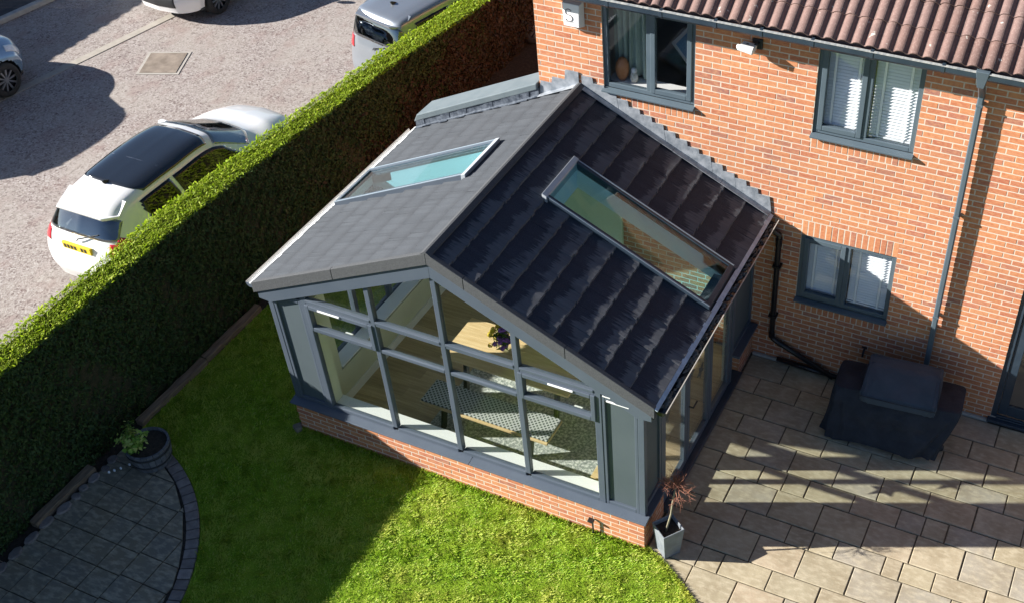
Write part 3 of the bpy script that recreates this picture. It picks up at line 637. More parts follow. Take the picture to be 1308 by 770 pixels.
# left hand side: window above dwarf wall
X1 = XL + .03
for ya, yb in ((F1+.002, -3.0), (-.80, -.0)): MB().box((X1, ya, .548), (X1+.07, yb, 2.25)).build('panel', M_PANEL, gr)
b = MB()
for y in (-3.0, -2.275, -1.55, -.87): b.box((X1, y, .548), (X1+.07, y+.07, 2.25))
b.box((X1, -3.0, .549), (X1+.069, -.80, .61)); b.box((X1, -3.0, 2.19), (X1+.069, -.80, 2.249)); b.build('side_frame', M_FRAME, gr)
for ya in (-2.93, -2.205, -1.48): MB().box((X1+.025, ya, .61), (X1+.048, ya+.655, 2.19)).build('pane', M_GLASS, gr)

# inner lining, floor, ceiling
IX, IR = -3.26, 1.10
b = MB()
b.box((XL+.1, F1+.001, .02), (IX, -2.95, 2.24)); b.box((XL+.1, -.80, .02), (IX, -.03, 2.24)); b.box((XL+.11, -2.95, .02), (IX, -.80, .555))
b.box((IX, F1+.001, .02), (XC-HW[1]+.03, -3.36, 2.24)); b.box((XC+HW[1]-.03, F1+.001, .02), (X0-.072, -3.36, 2.24)); b.box((XC-HW[1]+.03, F1+.002, .02), (XC+HW[1]-.03, -3.36, .555))
b.prism([(IX,-.006,.02),(-.604,-.006,.02),(-.604,-.006,zr(-.604-XC)-.31),(XC,-.006,ZR-.31),(IX,-.006,zr(IX-XC)-.31)], (0,-.044,0)); b.box((IR, -.70, .02), (X0-.072, -.006, 2.24)); b.box((IR, F1+.003, .02), (X0-.071, -3.06, 2.24))
b.build('inner_wall', M_PLASTER, gr)
b = MB(); b.prism([(XL, .0+.004, 0), (HX0, .004, 0), (HX0, .004, zr(HX0-XC)+.06), (XL, .004, zr(XL-XC)+.06)], (0, .28, 0)); b.build('end_wall', M_MORTAR, gr)
MB().box((XC-HW[1]-.03, F1+.002, .556), (XC+HW[1]+.03, -3.335, .58)).build('window_board', M_WHITE, gr, bevel=.004)
MB().box((X1+.068, -2.96, .6105), (IX+.03, -.79, .635)).build('window_board', M_WHITE, gr, bevel=.004)
b = MB(); b.box((IX+.001, -3.34, .02), (IX+.022, -.05, .15)); b.box((IX+.022, -.07, .02), (-.604, -.051, .15)); b.box((IX+.022, -3.36, .02), (IR, -3.341, .15)); b.build('skirting', M_WHITE, gr)
fl = MB().box((XL+.11, F1+.02, -.05), (X0-.08, -.01, .012)).build('floor', mat('dark_subfloor', (.10,.07,.04), None, 1, .9), gr)
y = -3.36; k = 0
while y < -.06:
    x = IX; y1 = min(y + .183, -.052); xe = [x for x in np.arange(IX + random.uniform(.4, 1.9), X0 - .1, 1.9)] + [X0 - .085]
    for e in xe:
        MB().box((x+.0012, y+.0012, .012), (e-.0012, y1-.0012, .020)).build('floorboard', M_FLOOR, fl); x = e
    y += .183
def sl(side, d0, d1, y0, y1, o0, o1):
    """a slab lying in the roof slope between two distances from the ridge"""
    s_ = side; P = [(XC+s_*d0, y0, zr(d0)+o0), (XC+s_*d1, y0, zr(d1)+o0), (XC+s_*d1, y1, zr(d1)+o0), (XC+s_*d0, y1, zr(d0)+o0)]
    b = MB(); b.add(P + [(x, y, z + o1 - o0) for x, y, z in P], [(0,1,2,3),(7,6,5,4),(0,4,5,1),(1,5,6,2),(2,6,7,3),(3,7,4,0)]); return b
SK0, SK1, SY0, SY1 = .545, 2.45, -1.945, -1.265
RY0 = -3.60
for s_ in (-1, 1):
    b = MB()
    for d0, d1, y0, y1 in ((0, 2.50, RY0+.05, SY0), (0, SK0, SY0, SY1), (SK1, 2.50, SY0, SY1), (0, 2.50, SY1, -.012)):
        q_ = sl(s_, d0, min(d1, 2.14), y0, y1, -.30, -.03) if d0 < 2.14 else MB()
        if q_.v: b.add(q_.v, q_.f)
        if d1 > 2.14: q_ = sl(s_, max(d0, 2.14), d1, y0, y1, -.16, -.03); b.add(q_.v, q_.f)
    for y0, y1 in ((SY0-.01, SY0), (SY1, SY1+.01)):
        q_ = sl(s_, 2.14, SK1, y0, y1, -.30, -.03); b.add(q_.v, q_.f)
    b.build('ceiling', M_CEIL, gr)

# roof covering
DX = [0, .24, .526, .812, 1.098, 1.384, 1.67, 1.956, 2.242, 2.535]
SKO0, SKO1, SYO0, SYO1 = .49, 2.505, -2.0, -1.21
def tile_panel(s_, d0, d1, y0, y1, M):
    d0 = max(0, d0 - .012); P = lambda d, y, o: (XC + s_*d, y, zr(d) + o)
    b = MB(); y = y0; hi = (.010, .018) if s_ > 0 else (.008, .016); h = .016; kf = .6
    while y < y1 - 1e-6:
        ye = y + random.uniform(.02, .075); ye = y1 if ye > y1 - .02 else ye
        h = min(max(h + random.gauss(0, .003), hi[0]), hi[1]); dd = d1 + random.uniform(-.010, .004)
        if d1 > 2.5: dd = d1
        kf = min(.82, max(.40, kf + random.gauss(0, .085))); dm = d0 + (dd-d0)*kf; hm = (-.016 + (h+.016)*kf) - (.002 if s_ > 0 else .001)
        vs = [P(d0, y, -.016), P(dm, y, hm), P(dm, ye, hm), P(d0, ye, -.016), P(dd, y, h), P(dd, ye, h), P(dd, y, -.022), P(dd, ye, -.022)]
        fs = [(0,1,2,3), (1,4,5,2), (4,6,7,5), (0,6,4,1), (3,2,5,7)]
        b.add(vs, fs if s_ > 0 else [f[::-1] for f in fs]); y = ye
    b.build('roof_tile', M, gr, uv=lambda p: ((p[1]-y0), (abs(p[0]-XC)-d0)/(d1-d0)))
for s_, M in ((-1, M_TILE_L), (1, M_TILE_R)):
    for k in range(9):
        d0, d1 = DX[k], DX[k+1]
        spans = [(RY0+.005, -.02)] if d1 <= SKO0 + .04 else [(RY0+.005, SYO0), (SYO1, -.02)]
        if k == 1: spans = [(RY0+.005, SYO0), (SYO0, SYO1, SKO0), (SYO1, -.02)]
        for sp in spans:
            y = sp[0]; dd1 = sp[2] if len(sp) > 2 else d1; L = 1.22; off = .61 if k % 2 else 1.22
            if len(sp) > 2: tile_panel(s_, d0, dd1, sp[0]+.001, sp[1]-.001, M); continue
            ye = [e for e in (np.arange(RY0 + off, 0, L)) if sp[0] + .1 < e < sp[1] - .1] + [sp[1]]
            for e in ye: tile_panel(s_, d0, d1, y + .001, e - .001, M); y = e
y = RY0 - .02
for L in (.92, .92, .92, .84):                                  # ridge
    b = MB(); w = .06
    pr_ = [(XC-w, zr(w)+.010), (XC-w, zr(w)+.024), (XC-.012, ZR+.032), (XC+.012, ZR+.032), (XC+w, zr(w)+.024), (XC+w, zr(w)+.010), (XC, ZR+.012)]
    b.prism([(x, y+.001, z) for x, z in pr_], (0, L-.002, 0)); b.build('ridge_tile', M_VERGE, gr); y += L
for s_ in (-1, 1):                                              # verge trims and barge boards
    for d0, d1 in ((.0, .42), (.42, 1.55), (1.55, 2.545)) if s_ > 0 else ((.0, 1.3), (1.3, 2.545)):
        P = lambda d, o, y: (XC + s_*d, y, zr(d) + o)
        e0, e1 = d0 + (.001 if d0 else 0), d1 - .002
        b = MB(); pts = [P(e0, -.135, RY0-.02), P(e1, -.135, RY0-.02), P(e1, .018, RY0-.02), P(e0, .018, RY0-.02)]
        b.prism(pts if s_ > 0 else pts[::-1], (0, .055, 0)); b.build('verge_trim', M_VERGE, gr, bevel=.006)
    b = MB(); pts = [P(0, -.325, RY0), P(2.34, -.325, RY0), P(2.50, -.235, RY0), P(2.50, -.137, RY0), P(0, -.137, RY0)]
    b.prism(pts if s_ > 0 else pts[::-1], (0, .028, 0)); b.build('barge_board', M_FRAME, gr, bevel=.003)
    b = MB(); x = XC + s_*2.50; b.box((min(x, x+s_*.018), RY0+.03, zr(2.5)-.22), (max(x, x+s_*.018), -.02, zr(2.5)-.03)); b.build('fascia', M_GUT_GREY, gr)
    b = MB(); xa, xb = sorted((XC+s_*2.30, XC+s_*2.498)); b.box((xa, RY0+.03, zr(2.5)-.22), (xb, -.02, zr(2.5)-.205)); b.build('soffit', M_GUT_GREY, gr)
# roof lights
for s_ in (-1, 1):
    b = MB()
    for d0, d1, y0, y1 in ((SKO0+.062, SKO1, SYO0, SYO0+.055), (SKO0+.062, SKO1, SYO1-.055, SYO1), (SKO1-.05, SKO1, SYO0+.055, SYO1-.055)):
        q_ = sl(s_, d0, d1, y0, y1, -.05, .058); b.add(q_.v, q_.f)
    w = b.build('roof_light', M_GUT_GREY if s_ > 0 else M_FRAME, gr, bevel=.004)
    q_ = sl(s_, SKO0, SKO0+.06, SYO0-.012, SYO1+.012, -.05, .066); q_.build('top_cover', mat('pale_grey_metal', (.34,.37,.40), (.40,.43,.46), 5, .4), w, bevel=.006)
    q_ = sl(s_, SKO0+.06, SKO1-.05, SYO0+.055, SYO1-.055, .022, .040); q_.build('pane', M_GLASS_SKY, w)
    b = MB()
    for y0, y1 in ((SYO0+.002, SYO0+.018), (SYO1-.018, SYO1-.002)):
        q_ = sl(s_, SKO0+.062, SKO1-.002, y0, y1, .058, .063); b.add(q_.v, q_.f)
    b.build('edge_strip', mat('pale_blue_grey_edge', (.25,.31,.36), None, 1, .35), w)
# leadwork against the house
def step(s_, d0, d1, top, nm='flashing_step'):
    x0, x1 = XC + s_*d0, XC + s_*d1; y = -.010
    pts = [(x0, y, zr(d0)-.02), (x1, y, zr(d1)-.02), (x1, y, zr(d1)+.045), (x1 - s_*.03, y, top), (x0, y, top)]
    b = MB(); b.prism(pts if s_ > 0 else pts[::-1], (0, -.006 - .004*random.random(), 0)); b.build(nm, M_LEAD, gr, bevel=.002)
k = 0; d = .02
while d < 2.50:
    d1 = d + .156; top = zr(d) + .155 + random.uniform(-.012, .006); step(1, d, min(d1 + .02, 2.56), top); d = d1
d = .02
while d < .58:
    d1 = d + .19; step(-1, d, min(d1 + .02, .586), zr(d) + .13 + .05*(d < .1)); d = d1
for s_, dm in ((1, 2.53), (-1, .58)):
    n = 4 if s_ > 0 else 1; b = MB()
    for k in range(n):
        d0, d1 = .0 + dm*k/n, dm*(k+1)/n - .003
        sl(s_, d0, d1, -.105 + random.uniform(-.006, .006), -.008, .016, .024).build('flashing_apron', M_LEAD, gr, bevel=.003)
# capped parapet over the free end wall
P = lambda d, o, y: (XC - d, y, zr(d) + o)
b = MB(); b.add([P(.60, .10, -.055), P(2.56, .10, -.055), P(2.56, .10, .36), P(.60, .10, .36), P(.60, .195, -.055), P(2.50, .195, -.055), P(2.50, .185, .36), P(.60, .185, .36)], [(0,3,2,1)[::-1],(4,5,6,7)[::-1],(0,1,5,4)[::-1],(1,2,6,5)[::-1],(2,3,7,6)[::-1],(3,0,4,7)[::-1]]); b.build('parapet_capping', M_CAP, gr, bevel=.012)
b = MB()
for k in range(14):
    d0, d1 = .585 + .139*k, .585 + .139*(k+1); o = random.uniform(-.02, .02)
    q_ = sl(-1, d0, d1, -.045 + o*.4, -.006, .0, .11); b.add(q_.v, q_.f)
    q_ = sl(-1, d0, d1, -.10 + o, -.03, .010, .022); b.add(q_.v, q_.f)
b.build('lead_upstand', mat('dark_lead', (.030,.040,.058), (.12,.14,.17), 16, .5, bump=(30,.5,.01)), gr)
# gutters and black rainwater pipe
for s_ in (-1, 1):
    xc, zc, r = XC + s_*2.597, zr(2.53) - .045, .058; out = [(r*cos(a), r*sin(a)) for a in np.linspace(-pi, 0, 11)]; inn = [((r-.005)*cos(a), (r-.005)*sin(a)) for a in np.linspace(0, -pi, 11)]
    b = MB(); b.prism([(xc+x, RY0+.02, zc+z) for x, z in out + inn], (0, 3.52, 0)); g = b.build('gutter', M_GUT_BLACK if s_ > 0 else M_WHITE, gr)
    b = MB(); b.prism([(xc+x, RY0+.012, zc+z) for x, z in out], (0, .008, 0)); b.build('stop_end', M_GUT_BLACK if s_ > 0 else M_FRAME, g)
    MB().box((xc+s_*r-.005, RY0+.02, zc-.002), (xc+s_*r+.006, -.06, zc+.006)).build('lip', mat('dull_beige_edge', (.34,.32,.29), None, 1, .5), g)
    if s_ > 0:
        b = MB()
        for _ in range(150):
            y = random.uniform(RY0+.1, -.1); L = random.uniform(.02, .06); z = zc - .03 + random.uniform(0, .012); x = xc + random.uniform(-.03, .03)
            b.add([(x-.015, y-L, z), (x+.018, y-L*.3, z), (x+.012, y+L, z), (x-.016, y+L*.5, z), (x, y, z+.02)], [(0,1,4),(1,2,4),(2,3,4),(3,0,4)])
        tag(b.build('gutter_moss', mat('damp_moss', (.03,.032,.025), (.16,.17,.16), 30, .6), g), kind='stuff')
        b = MB(); b.box((xc-r+.006, RY0+.03, zc-.036), (xc+r-.006, -.07, zc-.03)); b.build('gutter_water', mat('still_water', (.02,.025,.03), None, 1, .03), g)
    sl(s_, 2.525, 2.575, RY0-.015, -.03, .0, .010).build('eave_trim', M_WHITE if s_ < 0 else mat('sky_tinted_aluminium', (.42,.50,.58), (.30,.37,.45), 14, .35), gr)  # light painted into the trim: sunlit white left, sky blue right
xc = XC + 2.597
b = MB(); b.path([(xc, -.09, 2.27), (xc, -.085, 2.20), (xc+.03, -.075, 2.16), (1.548, -.065, 2.13), (1.552, -.06, 2.05), (1.556, -.06, .46), (1.575, -.06, .41), (1.64, -.062, .375), (2.45, -.09, .045)], .036, 12)
dp = b.build('downpipe', M_GUT_BLACK, gr, smooth=True)
for p0, p1 in (((1.553,-.06,1.96),(1.553,-.06,2.08)), ((1.556,-.06,.44),(1.556,-.06,.52)), ((1.66,-.063,.366),(1.72,-.065,.342))): MB().path([p0, p1], .043, 12).build('pipe_socket', M_GUT_BLACK, dp, smooth=False)
for z in (1.62, .80): MB().box((1.50,-.105,z), (1.612,-.0025,z+.03)).build('pipe_bracket', M_GUT_BLACK, dp)
b = MB().path([(1.66,-.07,.075),(2.55,-.085,.06)], .032, 10); tag(b.build('waste_pipe', M_GUT_BLACK, smooth=True), 'short black waste pipe lying along the foot of the house wall', 'pipe')
print('garden room ok')

# ------------------------------------------------------------------ hedge
HY, HX = [-20, -2.6, -1.7, -.6, 1.1, 2.05, 3.4, 4.3, 6.0, 11.0], [-5.645, -5.64, -5.61, -5.53, -5.37, -5.29, -5.10, -4.98, -4.80, -4.6]
def in_top(y): return float(np.interp(y, HY, HX))
def top_z(y): return 2.0
def bot_x(y): return min(-5.60, in_top(y) + .03)
HWID = .455
hedge = thing('hedge', (-5.8, 0, 0), 'long clipped dark green conifer hedge between the garden and the parking court', 'hedge')
ys = np.linspace(-13, 11, 97); b = MB(); R_ = []
for y in ys:
    t_, z, bx = in_top(y), top_z(y), bot_x(y); w = np.array([random.uniform(-.02, .02) for _ in range(8)])
    R_.append([(bx-.03+w[0], y, .0), ((bx+t_)/2-.02+w[1], y, z*.5), (t_-.05+w[2], y, z-.06+w[5]*.4), (t_-.12, y, z-.03+w[3]*.4), (t_-HWID+.1, y, z-.03+w[4]*.4), (t_-HWID+.04, y, z-.09), (min(t_-HWID, bx-.45)+.05, y, 0)])
for r in R_: b.v += r
m_ = len(R_[0])
for i in range(len(ys)-1):
    for k in range(m_-1): b.f.append((i*m_+k, i*m_+k+1, (i+1)*m_+k+1, (i+1)*m_+k))
b.f += [tuple(range(m_)), tuple((len(ys)-1)*m_+k for k in range(m_))[::-1]]
b.build('inner_twigs', M_HEDGE_CORE, hedge)
for k in range(30):
    y = -12.5 + .8*k; MB().path([(bot_x(y)-.16, y, -.05), (bot_x(y)-.14, y+.03, .6), (in_top(y)-.2, y, 1.7)], [.04, .035, .02], 7).build('trunk', M_TIMBER, hedge)
def leaves(n, centre, normal, size, spread, aspect=2.2):
    """n small leaf quads; centre (n,3), normal (n,3) the way they roughly face"""
    nrm = normal + RNG.normal(0, spread, (n, 3)); nrm /= np.linalg.norm(nrm, axis=1)[:, None]
    d = RNG.normal(0, 1, (n, 3)) + np.array([.0, .0, .5]); d -= nrm * (d * nrm).sum(1)[:, None]; d /= np.linalg.norm(d, axis=1)[:, None]
    e = np.cross(nrm, d); L = size * RNG.uniform(.6, 1.3, n)[:, None]; W = L / aspect
    return np.stack([centre - d*L*.5, centre + e*W*.5, centre + d*L*.6, centre - e*W*.5], 1).reshape(-1, 3)
def fine(x, y): return np.sin(x*5.1+y*2.3)+np.sin(x*2.2-y*4.7+1)+np.sin(x*11.3+y*9.1)*.6+np.sin(-x*8.3+y*13.7)*.6
def lumps(a, b_): return .012*np.sin(a*9.1+b_*4.2) + .012*np.sin(a*17.3-b_*11) + .02*np.sin(a*2.7+1.3*b_)
def hedge_pts(n, face):
    y = RNG.uniform(-9.5, 8.5, n); t_ = np.interp(y, HY, HX); z1 = np.full(n, 2.0); bx = np.minimum(-5.60, t_ + .03)
    if face == 'top':
        f = RNG.uniform(0, 1, n); x = t_ - HWID*f; edge = np.minimum(f, 1-f)
        z = z1 - .005 + lumps(y, x*3)*.22 - .025*np.clip(1 - edge/.08, 0, 1)**2 + RNG.normal(0, .003, n)
        nr = np.tile([-.62, -.22, .75], (n, 1)); nr[:, 0] = np.where(f < .03, .1, np.where(f > .9, -.8, -.62)); return np.stack([x, y, z], 1), nr
    f = RNG.uniform(0, 1, n); s_ = f if face == 'in' else f
    if face == 'in': x = bx + (t_-bx)*f + lumps(y*1.3, f*4) + RNG.normal(0, .016, n); nr = np.tile([1., 0, .25], (n, 1))
    else: x = (t_-HWID)*f + np.minimum(t_-HWID, bx-.42)*(1-f) + lumps(y, f*4) + RNG.normal(0, .015, n) - .05*(1-f); nr = np.tile([-1., 0, .25], (n, 1))
    return np.stack([x, y, z1*f], 1), nr
c, nr = hedge_pts(84000, 'top'); v = leaves(84000, c, nr, .034, .24)
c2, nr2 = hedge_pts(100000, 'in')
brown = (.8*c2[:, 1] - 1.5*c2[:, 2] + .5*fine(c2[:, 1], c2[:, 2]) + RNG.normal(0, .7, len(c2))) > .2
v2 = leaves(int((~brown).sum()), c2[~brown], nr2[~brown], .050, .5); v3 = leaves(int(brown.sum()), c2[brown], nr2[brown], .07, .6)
ns = 1700; ys_ = RNG.uniform(-9, 8, ns); cs = np.stack([np.interp(ys_, HY, HX) - RNG.uniform(-.03, HWID, ns), ys_, 2.0 + np.abs(RNG.normal(0, .018, ns))], 1); v5 = leaves(ns, cs, np.tile([-.5, 0, .3], (ns, 1)), .055, .7, 3.2)
c4, nr4 = hedge_pts(26000, 'out'); v4 = leaves(26000, c4, nr4, .075, .5)
tag(big_mesh('foliage', np.concatenate([v, v4, v5]) - WLOC['hedge'], 0, M_HEDGE, hedge), kind='stuff')
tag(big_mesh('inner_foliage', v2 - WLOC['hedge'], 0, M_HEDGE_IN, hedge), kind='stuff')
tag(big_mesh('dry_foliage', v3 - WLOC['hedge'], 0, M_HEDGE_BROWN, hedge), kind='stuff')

# ------------------------------------------------------------------ grass
def pip(x, y, poly):
    ins = np.zeros(len(x), bool); n = len(poly); j = n - 1
    for i in range(n):
        xi, yi = poly[i]; xj, yj = poly[j]
        ins ^= ((yi > y) != (yj > y)) & (x < (xj-xi)*(y-yi)/(yj-yi+1e-12)+xi); j = i
    return ins
def grass(n, box, polys, excl, h0):
    x = RNG.uniform(box[0], box[1], n); y = RNG.uniform(box[2], box[3], n); k = np.zeros(n, bool)
    for p in polys: k |= pip(x, y, p)
    k &= ~((x > XL-.02) & (x < XR+.02) & (y > YB-.01))
    k &= np.hypot(x-CC[0], y-CC[1]) > CR + .015
    x, y = x[k], y[k]; n = len(x); f = fine(x, y); h = h0 * RNG.uniform(.55, 1.3, n) * (1 + .10*f) * np.clip(1 + .17*fine(x*4.1+1, y*4.3) , .35, 1.8)
    clump = fine(x*2.3+4, y*2.3-2); a = RNG.uniform(0, 2*pi, n)*.55 + clump*1.4; lean = h * RNG.uniform(.5, 1.7, n); w = RNG.uniform(.0025, .005, n) * 1.25
    p = np.stack([x, y, np.full(n, .002)], 1); side = np.stack([-np.sin(a), np.cos(a), 0*a], 1) * w[:, None]
    mid = p + np.stack([np.cos(a)*lean*.35, np.sin(a)*lean*.35, h*.6], 1); tip = p + np.stack([np.cos(a)*lean, np.sin(a)*lean, h], 1)
    return np.stack([p-side, p+side, mid+side*.8, tip, ], 1).reshape(-1, 3)
LAWN = [(-5.45,-4.45),(-5.2,-4.6),(-3.6,-6.0),(-3.6,-7.6),(3.2,-7.6),(2.9,-4.97),(2.12,-4.08),(1.83,-3.87),(1.46,-3.66),(1.2,-3.5),(-3.4,-3.5),(-3.4,0.1),(-5.45,0.1)]
g1 = grass(330000, (-5.45, 3.2, -7.2, 0), [LAWN], None, .024)
n = 2600; x = RNG.uniform(XL, XR+.05, n); y = YB - np.abs(RNG.normal(0, .025, n)) - .004; a = RNG.uniform(0, 2*pi, n); h = RNG.uniform(.03, .075, n)      # longer tufts along the wall and edge
x2 = RNG.uniform(1.3, 2.9, 1800); y2 = np.array([edge_y(q_) for q_ in x2]) - np.abs(RNG.normal(0, .03, 1800)) - .01; x = np.r_[x, x2]; y = np.r_[y, y2]; a = np.r_[a, RNG.uniform(0, 2*pi, 1800)]; h = np.r_[h, RNG.uniform(.03, .06, 1800)]
p = np.stack([x, y, 0*x], 1); sd = np.stack([-np.sin(a), np.cos(a), 0*a], 1)*.004; g2 = np.stack([p-sd, p+sd, p+sd*.7+np.stack([np.cos(a)*h*.2, np.sin(a)*h*.2, h*.6], 1), p+np.stack([np.cos(a)*h*.6, np.sin(a)*h*.6, h], 1)], 1).reshape(-1, 3)
o = big_mesh('grass', np.concatenate([g1, g2]), 0, M_GRASS); tag(o, kind='stuff')

# ------------------------------------------------------------------ garden things
for (x, y0, y1), lab in (((-5.50, -4.42, -3.15), 'weathered timber sleeper edging the lawn under the hedge, next to the barrel'), ((-5.51, -3.13, -1.95), 'weathered timber sleeper edging the lawn under the hedge, beside the garden room'), ((-5.52, -6.22, -5.25), 'weathered timber sleeper lying between the hedge and the corner patio')):
    b = MB(); n = 9
    for i in range(n): yy = y0 + (y1-y0)*i/(n-1); w = .055 + random.uniform(-.006, .006); q_ = random.uniform(-.008, .008); b.v += [(x-w+q_, yy, -.03), (x+w+q_, yy, -.03), (x+w+q_, yy, .085), (x-w+q_, yy, .095)]
    for i in range(n-1):
        for k in range(4): b.f.append((i*4+k, i*4+(k+1) % 4, (i+1)*4+(k+1) % 4, (i+1)*4+k))
    b.f += [(0,1,2,3)[::-1], tuple((n-1)*4+k for k in range(4))]
    tag(b.build('timber_sleeper', M_TIMBER, bevel=.008), lab, 'sleeper', 'timber sleepers along the hedge')
# half barrel planter
BC = (-4.93, -4.82); t = thing('barrel_planter', (*BC, 0), 'dark half barrel planter with two bands on the corner patio by the hedge', 'planter')
n = 22
for i in range(n):
    a0, a1 = 2*pi*i/n + .012, 2*pi*(i+1)/n - .012; b = MB(); rs = ((.225, .02), (.258, .16), (.272, .33)); 
    for r, z in rs: b.v += [(BC[0]+r*cos(a0), BC[1]+r*sin(a0), z), (BC[0]+r*cos(a1), BC[1]+r*sin(a1), z), (BC[0]+(r-.025)*cos(a1), BC[1]+(r-.025)*sin(a1), z), (BC[0]+(r-.025)*cos(a0), BC[1]+(r-.025)*sin(a0), z)]
    for r in (0, 1):
        for k in range(4): b.f.append((r*4+k, r*4+(k+1) % 4, r*4+4+(k+1) % 4, r*4+4+k))
    b.f += [(8,9,10,11), (3,2,1,0)]; b.build('stave', mat('dark_stained_oak', (.10,.105,.125), (.16,.165,.18), 12, .7, var=.15) if i == 0 else bpy.data.materials['dark_stained_oak'], t)
for z, r in ((.10, .246), (.25, .268)): MB().lathe([(r-.003,z),(r+.004,z),(r+.007,z+.035),(r,z+.035)], (*BC, 0), 32).build('hoop', M_BLACK, t, smooth=True)
MB().lathe([(.25,.295),(.12,.305),(0,.30)], (*BC, 0), 20).build('soil', M_SOIL, t)
def leafy(name, c, n, spread, h, stops, label, cat, size=.06):
    t = thing(name, c, label, cat); M = leaf_mat(name + '_leaf', stops); P_ = []; N_ = []
    st = MB()
    for k in range(9):
        a = random.uniform(0, 2*pi); r = random.uniform(.3, 1)*spread; tip = np.array((c[0]+r*cos(a), c[1]+r*sin(a), c[2]+h*random.uniform(.5, 1)))
        st.path([c, (np.array(c)+tip)/2 + np.array((0,0,.03)), tip], [.006, .005, .003], 5)
        for _ in range(n // 9): f = random.random()**.6; P_.append(np.array(c)*(1-f) + tip*f + np.array([random.gauss(0, .035) for _ in range(3)])); N_.append((cos(a)*.6, sin(a)*.6, 1))
    st.build('stem', mat(name + '_stem', (.10,.12,.04), None, 1, .7), t)
    v = leaves(len(P_), np.array(P_), np.array(N_), size, .4, 1.7)
    tag(big_mesh('leaves', v - np.array(c), 0, M, t), kind='stuff')
leafy('leafy_plant', (BC[0]-.10, BC[1]-.10, .30), 520, .25, .30, [(0, (.14,.30,.04)), (.5, (.32,.48,.09)), (1, (.62,.62,.22))], 'bright yellow green leafy plant spilling from the half barrel planter', 'plant')
t = thing('pebble_lights', (-5.22, -5.16, 0), 'row of small white globe lights beside the corner patio and barrel', 'garden lights')
for x, y in ((-5.13,-5.02),(-5.19,-5.11),(-5.24,-5.17),(-5.28,-5.22)):
    MB().lathe([(0,.02),(.011,.026),(.016,.042),(.011,.058),(0,.062)], (x, y, 0), 12).build('globe', mat('frosted_white', (.75,.77,.8), None, 1, .3), t, smooth=True); MB().path([(x,y,-.02),(x,y,.035)], .005, 6).build('spike', M_BLACK, t)
def twig_tree(b, p, d, L, r, depth, droop=0.0, split=3, ang=.6):
    p = np.array(p, float); d = np.array(d, float); d /= np.linalg.norm(d); pts = [p]; q_ = p
    for i in range(3):
        d = d + np.array([random.gauss(0, .16) for _ in range(3)]) + np.array((0, 0, -droop)); d /= np.linalg.norm(d); q_ = q_ + d*L/3; pts.append(q_)
    b.path(pts, [r, r*.85, r*.7, r*.5], 5)
    if depth > 0:
        for k in range(split):
            a = np.array([random.gauss(0, ang) for _ in range(3)]); twig_tree(b, pts[random.choice((1, 2, 3))], d + a, L*random.uniform(.55, .85), r*.6, depth-1, droop, split, ang)
t = thing('bare_shrub', (-5.66, -6.66, 0), 'bare pale twiggy shrub at the end of the soil bed by the corner patio', 'shrub')
b = MB()
for k in range(6): twig_tree(b, (-5.70, -6.62 - .06*k, .0), (random.uniform(-.2, .9), random.uniform(-.4, .8), random.uniform(.7, 1.4)), .30, .008, 3, .03, 3, .5)
b.build('branch', mat('pale_bark', (.34,.27,.20), (.46,.38,.29), 9, .8), t)
# square planter and its bare standard tree
PC, AZ = np.array((1.53, -3.515)), radians(-37)
t = thing('square_planter', (*PC, 0), 'tapered grey square planter at the corner of the garden room', 'planter')
def sq(h, z, c=PC): return [(c[0]+cos(AZ)*x-sin(AZ)*y, c[1]+sin(AZ)*x+cos(AZ)*y, z) for x, y in ((-h,-h),(h,-h),(h,h),(-h,h))]
b = MB(); r_ = [sq(.10,.008), sq(.136,.45), sq(.122,.45), sq(.118,.36)]
for r in r_: b.v += r
for i in range(3):
    for k in range(4): b.f.append((i*4+k, i*4+(k+1) % 4, (i+1)*4+(k+1) % 4, (i+1)*4+k))
b.f += [(3,2,1,0)]; b.build('pot', mat('slate_planter', (.15,.17,.19), (.21,.23,.25), 10, .6, bump=(50,.2,.004)), t, bevel=.004)
MB().quad(*sq(.121,.385)).build('soil', M_SOIL, t)
t = thing('standard_tree', (PC[0]+.01, PC[1]-.01, .385), 'small bare lollipop tree with reddish twigs growing in the square planter', 'tree')
p0 = np.array((PC[0]-.015, PC[1]-.03, .38)); b = MB(); top_ = np.array((1.575, -3.40, 1.02)); b.path([p0, p0*.6+top_*.4+np.array((.012,0,0)), p0*.25+top_*.75+np.array((-.004,0,0)), top_], [.013,.011,.011,.012], 8); b.build('trunk', mat('greenish_bark', (.20,.18,.12), (.29,.26,.17), 14, .8), t, smooth=True)
b = MB()
for k in range(30):
    a = random.uniform(0, 2*pi); el = random.uniform(-.5, 1.1); twig_tree(b, top_ + np.array((0,0,-.02)), (cos(a)*cos(el), sin(a)*cos(el), sin(el)), .145, .0048, 2, .05, 3, .8)
b.build('crown', mat('reddish_twig', (.20,.07,.045), (.33,.14,.08), 12, .7, var=.3), t)
t = thing('garden_standpipe', (.63, -3.66, 0), 'small black standpipe with a cap against the low brick front wall', 'standpipe')
b = MB(); b.path([(.64,-3.655,-.03),(.64,-3.655,.25)], .011, 8); b.build('post', M_BLACK, t)
b = MB(); b.obox((.625,-3.665,.262), (.075,.06,.03), (.96,.1,-.25), (-.1,.99,0), (.25,0,.96)); b.build('cap', M_BLACK, t, bevel=.006)
b = MB(); b.prism([(-3.66,-3.66,-.03),(-3.54,-3.73,-.03),(-3.50,-3.645,-.03),(-3.58,-3.56,-.03)], (0,0,.09)); tag(b.build('loose_stone', mat('lichen_stone', (.14,.12,.085), (.24,.21,.15), 12, .9, bump=(40,.5,.01)), bevel=.02), 'flat loose stone on the lawn at the left foot of the brick wall', 'stone')

